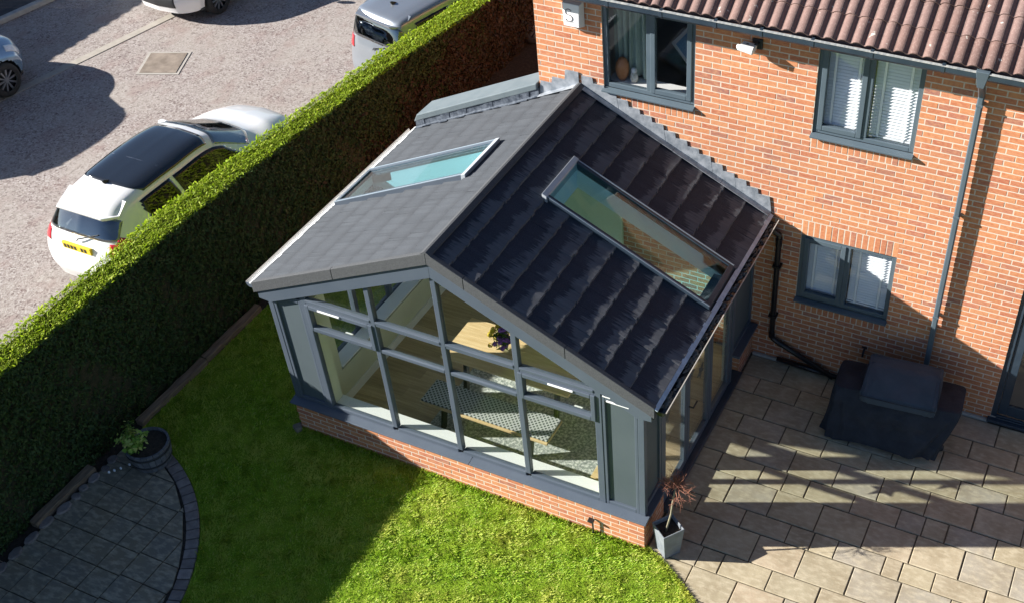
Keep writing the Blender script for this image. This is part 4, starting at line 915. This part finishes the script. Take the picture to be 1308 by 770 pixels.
# covered barbecue
def ring(x0, x1, y0, y1, z, r, n=44, ph=0., amp=0., zamp=0., e=.15):
    out = []
    for k in range(n):
        a = 2*pi*k/n; c, s_ = cos(a), sin(a)
        u = math.copysign(abs(c)**e, c); v = math.copysign(abs(s_)**e, s_)
        f = 1 + amp*sin(7*a + ph) + .5*amp*sin(17*a + 2*ph)
        out.append(((x0+x1)/2 + (x1-x0)/2*u*f, (y0+y1)/2 + (y1-y0)/2*v*f, z + zamp*sin(5*a+ph)))
    return out
t = thing('covered_barbecue', (3.4, -.62, 0), 'large barbecue under a black fitted cover standing by the house wall', 'barbecue')
keys = [(.06, 2.56,4.00,-1.10,-.40,.026), (.26, 2.585,4.05,-1.06,-.38,.020), (.46, 2.61,4.12,-.995,-.36,.013), (.62, 2.615,4.165,-.92,-.34,.006), (.70, 2.625,4.175,-.875,-.335,.002), (.735, 2.635,4.17,-.86,-.345,.001), (.75, 2.67,4.135,-.83,-.37,.0)]
kz = [k[0] for k in keys]; n = 120; b = MB(); NR = 26
def spin(x, y, a=.075): dx, dy = x - 3.4, y + .62; return 3.4 + cos(a)*dx - sin(a)*dy, -.62 + sin(a)*dx + cos(a)*dy
for r in range(NR + 1):
    z0_ = np.interp(r, [0, NR-5, NR-3, NR], [.06, .70, .735, .75]); q_ = [np.interp(z0_, kz, [k[c] for k in keys]) for c in range(1, 6)]
    base = ring(q_[0], q_[1], q_[2], q_[3], z0_, .1, n, e=float(np.interp(z0_, [.1, .6], [.34, .16])))
    for k, (x, y, zz) in enumerate(base):
        a = 2*pi*k/n; w = q_[4] * (sin(8*a + 2.2*z0_) + .7*sin(13*a - 3*z0_ + 1) + .4*sin(21*a + 5*z0_))
        lift = .34 * max(0., (cos(a - .42) - .62) / .38) + .02*sin(4*a + .6); zz += lift * max(0., 1 - (z0_ - .06) / .62)
        sag = .016 * sin(15*(z0_ - .16*((x - 3.3)/.75)**2)) * (1 if z0_ < .66 and sin(a) < .1 else 0)
        cx_, cy_ = 3.38, -.62; L = math.hypot(x-cx_, y-cy_); x += (x-cx_)/L*w; y += (y-cy_)/L*(w + sag); x, y = spin(x, y)
        b.v.append((x, y, zz))
for i in range(NR):
    for k in range(n): b.f.append((i*n+k, i*n+(k+1) % n, (i+1)*n+(k+1) % n, (i+1)*n+k))
b.f.append(tuple(NR*n+k for k in range(n)))
M_COVER = mat('black_polyester', (.016,.021,.032), (.025,.032,.046), 5, .7, bump=(5,1.,.05), spec=.2)
o = b.build('cover_skirt', M_COVER, t, smooth=True); o.data.set_sharp_from_angle(angle=radians(35))
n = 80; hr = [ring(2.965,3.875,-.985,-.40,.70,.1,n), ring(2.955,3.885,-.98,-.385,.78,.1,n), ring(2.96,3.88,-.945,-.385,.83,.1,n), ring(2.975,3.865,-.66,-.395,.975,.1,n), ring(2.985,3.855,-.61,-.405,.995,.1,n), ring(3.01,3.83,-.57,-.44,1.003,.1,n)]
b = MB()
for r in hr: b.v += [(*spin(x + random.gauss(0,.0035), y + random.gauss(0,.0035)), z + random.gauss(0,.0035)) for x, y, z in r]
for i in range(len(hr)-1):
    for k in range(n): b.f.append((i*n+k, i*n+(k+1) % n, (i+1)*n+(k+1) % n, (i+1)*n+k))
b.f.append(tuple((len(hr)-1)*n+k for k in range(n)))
o = b.build('cover_hood', mat('sky_tinted_polyester_hood', (.034,.052,.075), (.044,.064,.090), 5, .65, bump=(6,.8,.03), spec=.2), t, smooth=True); o.data.set_sharp_from_angle(angle=radians(28))  # sky light on the hood painted in as a lighter, bluer cloth
b = MB(); b.path([(*spin(2.96,-.985),.80),(*spin(3.4,-.992),.80),(*spin(3.88,-.985),.80)], .005, 5); b.build('seam', M_COVER, t)
for x, y in ((2.74,-.88),(4.02,-.80),(2.74,-.46),(4.02,-.44)):
    x, y = spin(x, y); MB().lathe([(0,0),(.02,.0),(.045,.02),(.045,.06),(.02,.08),(0,.08)], (x, y, .008), 14).build('castor', M_BLACK, t); MB().box((x-.02, y-.02, .08), (x+.02, y+.02, .62)).build('leg', M_BLACK, t)

# ------------------------------------------------------------------ inside the garden room
ZF = .0205
t = thing('dining_table', (-1.2, -2.0, ZF), 'pale oak dining table inside the garden room with flowers on it', 'table')
TX0, TX1, TY0, TY1 = -2.10, -.28, -2.40, -1.60
for k in range(5):
    w = (TY1-TY0)/5; MB().box((TX0, TY0+w*k+.0008, .722), (TX1, TY0+w*(k+1)-.0008, .755)).build('top_board', M_OAK, t, bevel=.003)
for x in (TX0+.25, TX1-.25):
    b = MB(); b.bar((x, TY0+.08, ZF), (x, TY0+.22, .72), .07, .05, (1,0,0)); b.bar((x, TY1-.08, ZF), (x, TY1-.22, .72), .07, .05, (1,0,0)); b.box((x-.035, TY0+.1, .69), (x+.035, TY1-.1, .722)); b.build('leg', M_BLACK, t)
def weave():
    tt = NT('woven_grey_pad'); p = tt.pos(); mp = tt.new('ShaderNodeMapping'); mp.inputs['Rotation'].default_value = (0, 0, radians(45)); tt.l.new(p, mp.inputs['Vector'])
    ck = tt.new('ShaderNodeTexBrick'); ck.offset = 0; ck.inputs['Scale'].default_value = 1; ck.inputs['Mortar Size'].default_value = .009; ck.inputs['Brick Width'].default_value = .042; ck.inputs['Row Height'].default_value = .042
    ck.inputs['Color1'].default_value = ck.inputs['Color2'].default_value = (.055,.062,.068, 1); ck.inputs['Mortar'].default_value = (.45,.46,.44, 1); tt.l.new(mp.outputs[0], ck.inputs['Vector']); return tt.done(ck.outputs[0], .9)
t = thing('bench', (-1.2, -2.75, ZF), 'oak bench with black legs and grey lattice patterned seat pad by the front windows', 'bench')
BX0, BX1, BY0, BY1 = -2.11, -.30, -2.96, -2.54
MB().box((BX0, BY0, .415), (BX1, BY1, .45)).build('seat', M_OAK, t, bevel=.004); MB().box((BX0+.008, BY0+.02, .4505), (BX1-.008, BY1-.004, .478)).build('seat_pad', weave(), t, bevel=.008)
for x in (BX0+.28, BX1-.28): b = MB(); b.bar((x, BY0+.03, ZF), (x, BY0+.14, .41), .10, .03, (1,0,0)); b.bar((x, BY1-.03, ZF), (x, BY1-.14, .41), .10, .03, (1,0,0)); b.box((x-.05, BY0+.06, .40), (x+.05, BY1-.06, .414)); b.build('leg', M_BLACK, t)
def rugm():
    tt = NT('mottled_grey_rug'); a = tt.noise(28, 5, rough=.7); col = tt.ramp(a, [(.36, (.16,.18,.18)), (.50, (.33,.35,.335)), (.60, (.66,.67,.62))]); tt.bump(tt.noise(150, 3), .5, .004); return tt.done(col, .95)
tag(MB().box((-2.05, -3.22, ZF), (.62, -1.15, ZF+.010)).build('rug', rugm(), bevel=.003), 'mottled grey and white rug under the dining table and bench', 'rug')
t = thing('flower_vase', (-1.39, -1.98, .7555), 'glass vase on the dining table in the garden room', 'vase')
MB().lathe([(0,0),(.045,0),(.055,.06),(.05,.15),(.06,.19),(.054,.19),(.045,.14),(.048,.06),(0,.012)], (-1.39,-1.98,.7555), 18).build('vase_body', glass('vase_glass', (.85,.9,.9), .09), t, smooth=True)
fb = thing('flower_bunch', (-1.39, -1.98, .78), 'bunch of yellow and purple flowers with leaves standing in the glass vase', 'flowers')
st = MB(); P_ = []; N_ = []; heads = {'y': [], 'p': []}
for k in range(44):
    a = random.uniform(0, 2*pi); r = random.uniform(.02, .19); tip = np.array((-1.39+r*cos(a), -1.98+r*sin(a), 1.02 + random.uniform(-.05, .18) - r*.5)); st.path([(-1.39+.01*cos(a), -1.98+.01*sin(a), .79), (-1.39+r*.3*cos(a), -1.98+r*.3*sin(a), .95), tip], .003, 4)
    key = 'y' if abs(a - 2.9) < 1.25 else 'p'; heads[key].append((tip, a))
    for _ in range(5): f = random.uniform(.35, .9); P_.append(np.array((-1.39,-1.98,.9))*(1-f)+tip*f + np.array([random.gauss(0,.025) for _ in range(3)])); N_.append((cos(a), sin(a), .4))
st.build('stem', mat('flower_stem', (.06,.12,.03), None, 1, .7), fb)
tag(big_mesh('leaves', leaves(len(P_), np.array(P_), np.array(N_), .085, .5, 2.6) - WLOC[fb.name], 0, leaf_mat('bouquet_leaf', [(0, (.04,.10,.02)), (1, (.10,.18,.04))]), fb), kind='stuff')
for key, colr in (('y', (.75,.55,.03)), ('p', (.30,.10,.50))):
    M = mat('petal_' + ('yellow' if key == 'y' else 'purple'), colr, tuple(c_*.7 for c_ in colr), 30, .6)
    for tip, a in heads[key]:
        b = MB()
        for _ in range(34):
            d = np.array([random.gauss(0,1) for _ in range(3)]); d /= np.linalg.norm(d); c_ = tip + d*.03; e_ = np.cross(d, (.3,.5,.8)); e_ /= np.linalg.norm(e_); f_ = np.cross(d, e_); b.add([c_-e_*.014, c_+f_*.014, c_+e_*.014, c_-f_*.014], [(0,1,2,3)])
        b.build('flower', M, fb)
t = thing('wire_chair', (-1.55, -1.42, ZF), 'white wire mesh chair on the far side of the dining table', 'chair')
b = MB(); cx, cy = -1.55, -1.38
for k in range(9): u = -.21 + .42*k/8; b.path([(cx+u, cy+.20+.03*(1-(u/.21)**2), .86), (cx+u, cy+.18, .60), (cx+u, cy+.12, .47), (cx+u, cy-.2, .46)], .004, 5)
for z, y in ((.86,.21),(.78,.20),(.70,.195),(.62,.185),(.54,.16),(.47,.10),(.465,0),(.46,-.1),(.46,-.2)): b.path([(cx-.21, cy+y, z), (cx, cy+y+.03*(z > .6), z), (cx+.21, cy+y, z)], .004, 5)
b.build('mesh_seat', M_WHITE, t)
for sx in (-.19, .19):
    for sy in (-.17, .15): MB().path([(cx+sx*.7, cy+sy*.7, .455), (cx+sx, cy+sy, ZF)], .008, 6).build('leg', M_WHITE, t)
t = thing('side_stool', (.42, -3.0, ZF), 'small oak stool inside the right hand front corner of the garden room', 'stool')
MB().box((.40, -3.20, .40), (.80, -2.82, .435)).build('seat', M_OAK, t, bevel=.004)
for x in (.44, .76):
    for y in (-3.16, -2.86): MB().box((x-.02, y-.02, ZF), (x+.02, y+.02, .40)).build('leg', M_OAK, t)
M_STAR = mat('dark_tin', (.05,.052,.055), (.09,.09,.09), 12, .5)
for k, (y, z, r, lab) in enumerate(((-2.70, 1.23, .12, 'dark tin star hanging in the side glazing nearest the tree'), (-2.60, 1.57, .11, 'dark tin star hanging high above the star nearest the tree'), (-1.93, 1.28, .12, 'dark tin star hanging in the middle glazed door'), (-1.62, 1.05, .11, 'dark tin star hanging lowest in the middle glazed door beside the handle'))):
    t = thing('hanging_star', (1.155, y, z - r), lab, 'ornament', 'tin stars hanging inside the side glazing')
    pts = [(1.155, y + (r if i % 2 == 0 else r*.42)*sin(2*pi*i/10 + .25*k), z + (r if i % 2 == 0 else r*.42)*cos(2*pi*i/10 + .25*k)) for i in range(10)]
    b = MB(); b.v = [(1.149, *p[1:]) for p in pts] + [(1.142, y, z), (1.168, y, z)]; b.v += [(1.161, *p[1:]) for p in pts]
    for i in range(10): j = (i+1) % 10; b.f += [(i, 10, j), (12+i, 12+j, 11), (i, j, 12+j, 12+i)]
    b.build('star', M_STAR, t); MB().path([(1.155, y, z + r*.9), (1.155, y, 2.18)], .0018, 4).build('cord', M_STAR, t)

# ------------------------------------------------------------------ vehicles
def crom(P, t):
    """Catmull-Rom along axis 0 of P at fractional rows t"""
    n = len(P); i = np.clip(np.floor(t).astype(int), 0, n-2); f = (t - i)[:, None, None]
    g = lambda k: P[np.clip(k, 0, n-1)]
    p0, p1, p2, p3 = g(i-1), g(i), g(i+1), g(i+2)
    p0 = np.where((i == 0)[:, None, None], 2*p1-p2, p0); p3 = np.where((i == n-2)[:, None, None], 2*p2-p1, p3)
    m1, m2 = (p2-p0)*.42, (p3-p1)*.42
    return (2*f**3-3*f**2+1)*p1 + (f**3-2*f**2+f)*m1 + (-2*f**3+3*f**2)*p2 + (f**3-f**2)*m2
HATCH = [  # rows rear to front; each row: centre, inner, roof edge, belt, widest, sill   (x, y, z)
 [(0,-1.96,.26),(.35,-1.96,.26),(.56,-1.94,.26),(.70,-1.86,.27),(.76,-1.76,.28),(.78,-1.72,.26)],
 [(0,-2.02,.48),(.38,-2.01,.48),(.62,-1.97,.48),(.77,-1.86,.48),(.83,-1.70,.45),(.80,-1.66,.24)],
 [(0,-1.99,.70),(.40,-1.98,.70),(.64,-1.94,.70),(.785,-1.83,.69),(.855,-1.60,.60),(.82,-1.60,.22)],
 [(0,-1.93,.97),(.42,-1.91,.96),(.63,-1.84,.95),(.765,-1.70,.88),(.865,-1.45,.66),(.83,-1.50,.21)],
 [(0,-1.70,1.33),(.38,-1.67,1.32),(.55,-1.57,1.26),(.745,-1.36,.96),(.868,-1.20,.68),(.84,-1.2,.20)],
 [(0,-1.38,1.455),(.38,-1.35,1.445),(.555,-1.22,1.355),(.765,-1.05,.955),(.868,-.95,.68),(.845,-.95,.19)],
 [(0,-.55,1.495),(.40,-.55,1.48),(.585,-.52,1.375),(.80,-.50,.94),(.868,-.50,.66),(.845,-.50,.19)],
 [(0,.28,1.435),(.40,.25,1.42),(.575,.18,1.325),(.81,.15,.93),(.868,.15,.65),(.845,.15,.19)],
 [(0,1.08,1.015),(.44,1.03,1.00),(.70,.82,.965),(.80,.80,.90),(.868,.82,.65),(.845,.82,.19)],
 [(0,1.50,.93),(.42,1.47,.92),(.66,1.38,.87),(.79,1.34,.78),(.862,1.30,.62),(.83,1.30,.20)],
 [(0,1.90,.77),(.42,1.85,.76),(.62,1.74,.73),(.77,1.62,.66),(.845,1.55,.56),(.81,1.55,.22)],
 [(0,2.02,.50),(.42,1.97,.50),(.62,1.86,.49),(.76,1.72,.47),(.82,1.66,.44),(.78,1.62,.24)],
 [(0,1.97,.24),(.42,1.92,.24),(.60,1.82,.24),(.72,1.70,.25),(.77,1.62,.26),(.75,1.60,.24)]]
MPV = [
 [(0,-2.10,.26),(.35,-2.10,.26),(.58,-2.08,.26),(.72,-2.0,.27),(.80,-1.9,.28),(.80,-1.86,.26)],
 [(0,-2.16,.48),(.38,-2.15,.48),(.64,-2.11,.48),(.80,-2.0,.48),(.865,-1.84,.45),(.84,-1.80,.24)],
 [(0,-2.12,.72),(.40,-2.11,.72),(.66,-2.07,.72),(.81,-1.95,.71),(.885,-1.72,.62),(.85,-1.72,.22)],
 [(0,-2.08,1.02),(.44,-2.06,1.01),(.66,-2.0,1.0),(.80,-1.86,.94),(.893,-1.60,.68),(.86,-1.6,.21)],
 [(0,-1.92,1.50),(.44,-1.90,1.49),(.62,-1.82,1.44),(.80,-1.62,1.0),(.897,-1.35,.70),(.86,-1.35,.20)],
 [(0,-1.66,1.60),(.42,-1.64,1.59),(.625,-1.55,1.51),(.81,-1.25,1.0),(.897,-1.05,.70),(.87,-1.05,.19)],
 [(0,-.55,1.645),(.44,-.55,1.63),(.645,-.52,1.53),(.82,-.50,1.0),(.897,-.50,.68),(.87,-.50,.19)],
 [(0,.40,1.58),(.44,.36,1.565),(.63,.28,1.47),(.82,.25,.99),(.897,.25,.67),(.87,.25,.19)],
 [(0,1.25,1.09),(.46,1.2,1.075),(.72,1.0,1.03),(.82,.95,.95),(.897,.95,.67),(.87,.95,.19)],
 [(0,1.68,.98),(.44,1.64,.97),(.68,1.55,.92),(.81,1.5,.82),(.89,1.45,.64),(.86,1.45,.20)],
 [(0,2.06,.80),(.44,2.0,.79),(.64,1.9,.76),(.79,1.78,.69),(.87,1.7,.58),(.84,1.70,.22)],
 [(0,2.18,.52),(.44,2.13,.52),(.64,2.02,.51),(.79,1.88,.49),(.85,1.8,.46),(.81,1.76,.24)],
 [(0,2.12,.24),(.44,2.07,.24),(.62,1.97,.24),(.74,1.84,.25),(.8,1.76,.26),(.78,1.74,.24)]]
M_TYRE = mat('tyre_rubber', (.016,.016,.017), (.03,.03,.03), 30, .8); M_DARKGLASS = glass('car_glass', (.50,.57,.58), .20); M_SIDEGLASS = glass('car_side_glass', (.42,.40,.38), .05); M_CABIN = mat('dark_cabin', (.05,.05,.052), (.10,.095,.09), 6, .8)
M_ALLOY = mat('alloy', (.45,.46,.48), None, 1, .3, metal=.8); M_REDLAMP = mat('red_lamp', (.45,.012,.02), (.55,.02,.03), 30, .12, coat=.6); M_LAMP = mat('clear_lamp', (.60,.62,.64), (.75,.76,.78), 25, .1, coat=.6)
M_PLATE = mat('yellow_plate', (.75,.52,.03), None, 1, .4); M_CHROME = mat('chrome', (.6,.6,.62), None, 1, .12, metal=1.)
def car(net, loc, heading, paint, label, roof_paint=None, name='parked_car', ax=(-1.30, 1.19), rw=.315, tail=True, roof=(5.25, 6.95, 1.9), scl=(1, 1), pz=.885):
    t = thing(name, loc, label, 'car', 'cars in the parking court')
    ch, sh = cos(heading), sin(heading); net = [[(p[0]*scl[0], p[1]*scl[1], p[2]) for p in r] for r in net]; ax = tuple(a*scl[1] for a in ax)
    def W(p): p = np.asarray(p, float); return np.stack([loc[0] + ch*p[..., 0] - sh*p[..., 1], loc[1] + sh*p[..., 0] + ch*p[..., 1], loc[2] + p[..., 2]], -1)
    N = np.array(net, float); SU, SV = 12, 8; nr, nc = len(net), 6
    tu, tv = np.linspace(0, nr-1, (nr-1)*SU+1), np.linspace(0, nc-1, (nc-1)*SV+1)
    G = crom(N, tu); G = crom(G.transpose(1, 0, 2), tv).transpose(1, 0, 2); G[:, 0, 0] = 0
    cls = {}
    for i in range(len(tu)-1):
        for j in range(len(tv)-1):
            u, v = (tu[i]+tu[i+1])/2, (tv[j]+tv[j+1])/2; k = 'body'
            c = (G[i, j]+G[i+1, j+1])/2
            if min(math.hypot(c[1]-ax[0], c[2]-rw), math.hypot(c[1]-ax[1], c[2]-rw)) < rw+.045 and c[0] > .55 and v > 3.2: continue
            if 3.28 < u < 3.9 and v < 2.10 - .5*max(0, 3.4-u): k = 'rear_window'
            elif 7.08 < u < 7.94 and v < 1.95: k = 'windscreen'
            elif 2.12 < v < 2.93 and 4.55 + .55*(v-2.1)*0 < u < 7.86 - .75*(2.95-v)*.9 and not (5.72 < u < 5.86):
                if not (u < 5.0 and v > 2.93 - .0*(5-u)) and (u > 4.62 + .5*abs(v-2.75)): k = 'side_window' + ('_front' if u > 5.86 else '_rear')
            elif roof[0] < u < roof[1] and v < roof[2] and roof_paint: k = 'roof_panel'
            elif tail and 2.55 < u < 3.45 and 1.55 + .5*(u > 3.2) < v < 3.15: k = 'tail_lamp'
            elif 9.35 < u < 10.55 and 2.2 < v < 3.05: k = 'headlamp'
            elif 10.75 < u < 11.5 and v < 1.15: k = 'grille'
            elif v > 4.72: k = 'sill_trim'
            cls.setdefault(k, []).append((i, j))
    mats = {'body': paint, 'rear_window': M_DARKGLASS, 'windscreen': M_DARKGLASS, 'side_window_front': M_SIDEGLASS, 'side_window_rear': M_SIDEGLASS, 'roof_panel': roof_paint, 'tail_lamp': M_REDLAMP, 'headlamp': M_LAMP, 'grille': M_BLACK, 'sill_trim': M_BLACK}
    nm = {'side_window_front': 'side_window', 'side_window_rear': 'side_window'}
    for k, fs in cls.items():
        sides = (1, -1) if k in ('side_window_front', 'side_window_rear', 'tail_lamp', 'headlamp') else (0,)
        for sd in sides:
            b = MB(); idx = {}
            for mir in ((1, -1) if sd == 0 else (sd,)):
                for i, j in fs:
                    q_ = []
                    for a, c in ((i, j), (i+1, j), (i+1, j+1), (i, j+1)):
                        key = (a, c, mir if c else 0)
                        if key not in idx: idx[key] = len(b.v); p = G[a, c]; b.v.append(tuple(W((p[0]*mir, p[1], p[2]))))
                        q_.append(idx[key])
                    q_ = list(dict.fromkeys(q_)); 
                    if len(q_) > 2: b.f.append(tuple(q_ if mir > 0 else q_[::-1]))
            o = b.build(nm.get(k, k), mats[k], t, smooth=True)
            if k != 'body':
                so = o.modifiers.new('thick', 'SOLIDIFY'); so.thickness = .012; so.offset = -.6
    # cabin interior, floor, seats
    b = MB()
    def cb(a, c_): 
        vs = W(np.array([(a[0],a[1],a[2]),(c_[0],a[1],a[2]),(c_[0],c_[1],a[2]),(a[0],c_[1],a[2]),(a[0],a[1],c_[2]),(c_[0],a[1],c_[2]),(c_[0],c_[1],c_[2]),(a[0],c_[1],c_[2])])); b.add(vs, [(0,3,2,1),(4,5,6,7),(0,1,5,4),(1,2,6,5),(2,3,7,6),(3,0,4,7)])
    cb((-.62,-1.72,.22), (.62,1.72,.36)); cb((-.66,-1.6,.36), (.66,-1.02,.86)); cb((-.64,-.98,.40), (.64,-.80,1.08)); cb((-.64,-.8,.36), (.64,-.35,.58)); cb((-.66,.62,.36), (.66,1.02,.90))
    for x in (-.36, .36): cb((x-.24,-.05,.36), (x+.24,.42,.60)); cb((x-.23,-.20,.40), (x+.23,-.04,1.10)); cb((x-.12,-.19,1.10), (x+.12,-.09,1.26))
    b.build('cabin', M_CABIN, t)
    # wheels
    for sx in (-1, 1):
        for ya in ax:
            xw = sx*.78; b = MB(); prof = [(.20, -.10), (rw-.05, -.105), (rw-.01, -.085), (rw, -.05), (rw, .05), (rw-.01, .085), (rw-.05, .105), (.20, .10)]
            n = 28
            for r, x in prof:
                for k in range(n): b.v.append(tuple(W((xw + x*sx, ya + r*cos(2*pi*k/n), rw + r*sin(2*pi*k/n)))))
            for i in range(len(prof)-1):
                for k in range(n): b.f.append((i*n+k, i*n+(k+1) % n, (i+1)*n+(k+1) % n, (i+1)*n+k))
            w = b.build('wheel', M_TYRE, t, smooth=True); b = MB()
            for k in range(10):
                a = 2*pi*k/10; b.add([W((xw + sx*o, ya + r*cos(a+d), rw + r*sin(a+d))) for r, d, o in ((.03,-.35,.085),(.03,.35,.085),(rw*.70,.085,.075),(rw*.70,-.085,.075))] + [W((xw + sx*(o-.025), ya + r*cos(a+d), rw + r*sin(a+d))) for r, d, o in ((.03,-.35,.085),(.03,.35,.085),(rw*.70,.085,.075),(rw*.70,-.085,.075))], [(0,1,2,3),(0,4,5,1),(1,5,6,2),(2,6,7,3),(3,7,4,0)])
            for r0, r1, o0, o1 in ((rw*.66, rw*.74, .080, .088), (rw*.74, rw*.76, .088, .04), (.0, .04, .092, .09)):
                for k in range(24):
                    a, c = 2*pi*k/24, 2*pi*(k+1)/24; b.add([W((xw+sx*o0, ya+r0*cos(a), rw+r0*sin(a))), W((xw+sx*o1, ya+r1*cos(a), rw+r1*sin(a))), W((xw+sx*o1, ya+r1*cos(c), rw+r1*sin(c))), W((xw+sx*o0, ya+r0*cos(c), rw+r0*sin(c)))], [(0,1,2,3)])
            b.build('rim', M_ALLOY, w); b = MB()
            for k in range(24):
                a, c = 2*pi*k/24, 2*pi*(k+1)/24; b.add([W((xw, ya, rw)), W((xw, ya+rw*.76*cos(a), rw+rw*.76*sin(a))), W((xw, ya+rw*.76*cos(c), rw+rw*.76*sin(c)))], [(0,1,2)])
            b.build('brake_drum', M_BLACK, w)
    b = MB()
    for ya in ax:                                                 # dark wheel housings
        for sx in (-1, 1):
            for k in range(14):
                a, c = pi*k/14 - .15, pi*(k+1)/14 - .15; r = rw + .05
                b.add([W((sx*x, ya+r*cos(q_), rw+r*sin(q_))) for x, q_ in ((.55,a),(.84,a),(.84,c),(.55,c))], [(0,1,2,3)])
    b.build('wheel_housing', M_BLACK, t)
    rear = N[2][0][1]
    def wb(name, a, c_, m, bevel=.006):
        vs = W(np.array([(a[0],a[1],a[2]),(c_[0],a[1],a[2]),(c_[0],c_[1],a[2]),(a[0],c_[1],a[2]),(a[0],a[1],c_[2]),(c_[0],a[1],c_[2]),(c_[0],c_[1],c_[2]),(a[0],c_[1],c_[2])])); q_ = MB(); q_.add(vs, [(0,3,2,1),(4,5,6,7),(0,1,5,4),(1,2,6,5),(2,3,7,6),(3,0,4,7)]); return q_.build(name, m, t, bevel=bevel)
    if tail:
        wb('number_plate', (-.26, rear+.005 - (.885-pz)*.12, pz-.055), (.26, rear+.045, pz+.055), M_PLATE, .003)
        q_ = MB()
        for k in range(7):
            if k != 4: x = -.21 + .062*k; q_.obox(W((x, rear+.002 - (.885-pz)*.12, pz)), (.034, .004, .062), (ch, sh, 0), (-sh, ch, 0), (0, 0, 1))
        q_.build('plate_marks', M_BLACK, t)
        b = MB(); b.path([W(p) for p in ((.02, N[3][0][1]-.02, 1.0), (.05, N[3][0][1]-.02, 1.04), (.36, (N[3][0][1]+N[4][0][1])/2-.035, 1.12))], .010, 6); b.build('rear_wiper', M_BLACK, t)
        y0 = N[4][0][1]; b = MB()                                   # spoiler lip over the hatch glass
        z4 = N[4][0][2]; hw = N[4][2][0]; P_ = [(-hw, y0+.12, z4-.03), (-hw*.75, y0-.075, z4+.02), (hw*.75, y0-.075, z4+.02), (hw, y0+.12, z4-.03), (hw*.95, y0+.34, z4+.085), (-hw*.95, y0+.34, z4+.085)]
        b.add([W(p) for p in P_] + [W((p[0], p[1]+.02, p[2]-.05)) for p in P_], [(0,1,2,3,4,5), (11,10,9,8,7,6), (0,6,7,1), (1,7,8,2), (2,8,9,3)]); b.build('spoiler', paint, t, bevel=.012)
    b = MB(); zc = float(N[5][0][2]) + .012; y0 = N[5][0][1] + .20
    vs = [W(p) for p in ((-.02, y0-.05, zc), (.02, y0-.05, zc), (.02, y0+.07, zc), (-.02, y0+.07, zc), (-.005, y0-.075, zc+.06), (.005, y0-.075, zc+.06), (.004, y0-.03, zc+.055), (-.004, y0-.03, zc+.055))]; b.add(vs, [(0,3,2,1),(4,5,6,7),(0,1,5,4),(1,2,6,5),(2,3,7,6),(3,0,4,7)]); b.build('aerial_fin', M_BLACK, t)
    for sx in (-1, 1):
        y1 = N[8][2][1] - .12; z1 = N[8][3][2] + .09; b = MB(); b.obox(W((sx*.93, y1, z1)), (.17, .09, .13), (ch, sh, 0), (-sh, ch, 0), (0, 0, 1)); b.build('door_mirror', paint, t, bevel=.03)
    if roof_paint:
        q_ = MB(); yb = N[6][0][1]; q_.path([W((x, yb - .12 + .0*x, float(N[6][0][2]) + .004 - .085*abs(x)**2)) for x in np.linspace(-.42, .42, 9)], .006, 5); q_.build('roof_seam', M_CHROME, t)
    return t
P_WHITE = mat('white_car_paint', (.80,.80,.80), None, 1, .25, coat=1.); P_SILVER = mat('silver_car_paint', (.26,.29,.33), (.30,.33,.37), 300, .28, metal=.55, coat=1.); P_BLUE = mat('pale_blue_car_paint', (.20,.30,.42), (.23,.33,.45), 300, .25, metal=.4, coat=1.); P_BLACKROOF = mat('black_gloss_roof', (.012,.014,.018), None, 1, .07, coat=1.)
car(HATCH, (-7.90, -.50, .0), 0.0, P_WHITE, 'white hatchback with glossy black roof parked close behind the hedge', P_BLACKROOF, scl=(1, 1.09))
car(MPV, (-6.55, 5.56, .0), -.25, P_SILVER, 'silver car with pale blue roof reflections behind the far end of the hedge', scl=(.93, .98), pz=.50)
car(HATCH, (-12.70, 6.36, .0), pi - .04, P_WHITE, 'white car nosing into view at the top edge of the parking court')
car(HATCH, (-14.24, -.12, .0), .02, P_BLUE, 'pale blue car with alloy wheel at the left edge of the parking court')

# drain cover in the parking court
dc = [(-11.80,2.61),(-11.15,2.875),(-11.44,3.55),(-12.10,3.275)]
t = thing('drain_cover', (-11.6, 3.08, 0), 'worn brown rectangular drain cover set into the pink tarmac', 'drain cover')
c_ = np.mean(dc, 0); out = [tuple(c_ + (np.array(p)-c_)*1.16) for p in dc]
b = MB(); b.prism([(x, y, .003) for x, y in out], (0, 0, .006)); b.build('concrete_surround', mat('pale_concrete_patch', (.33,.305,.27), (.40,.37,.33), 6, .9, bump=(50,.5,.006)), t)
b = MB(); b.prism([(x, y, .002) for x, y in dc], (0, 0, .016)); b.build('lid', mat('rusty_brown_lid', (.17,.135,.105), (.27,.22,.175), 5, .8, bump=(30,.5,.006)), t, bevel=.004)

# boundary fence of the parking court, west of the cars
t = thing('paling_fence', (-18.0, 0, 0), 'tall dark timber paling fence bounding the parking court', 'fence')
for k in range(128):
    y = -14.5 + .152*k; w = .1515 if y < 2.75 else .136
    MB().box((-17.74, y, .05), (-17.71, y + w, 1.98 + (.02 if k % 2 else 0))).build('paling', M_TIMBER, t)
for z in (.4, 1.6): MB().box((-17.80, -14.5, z), (-17.742, 5.0, z+.09)).build('rail', M_TIMBER, t)
for k in range(10): MB().box((-17.89, -14.4 + 2.05*k, -.2), (-17.802, -14.3 + 2.05*k, 1.95)).build('post', M_TIMBER, t)
print('objects', len(bpy.data.objects))
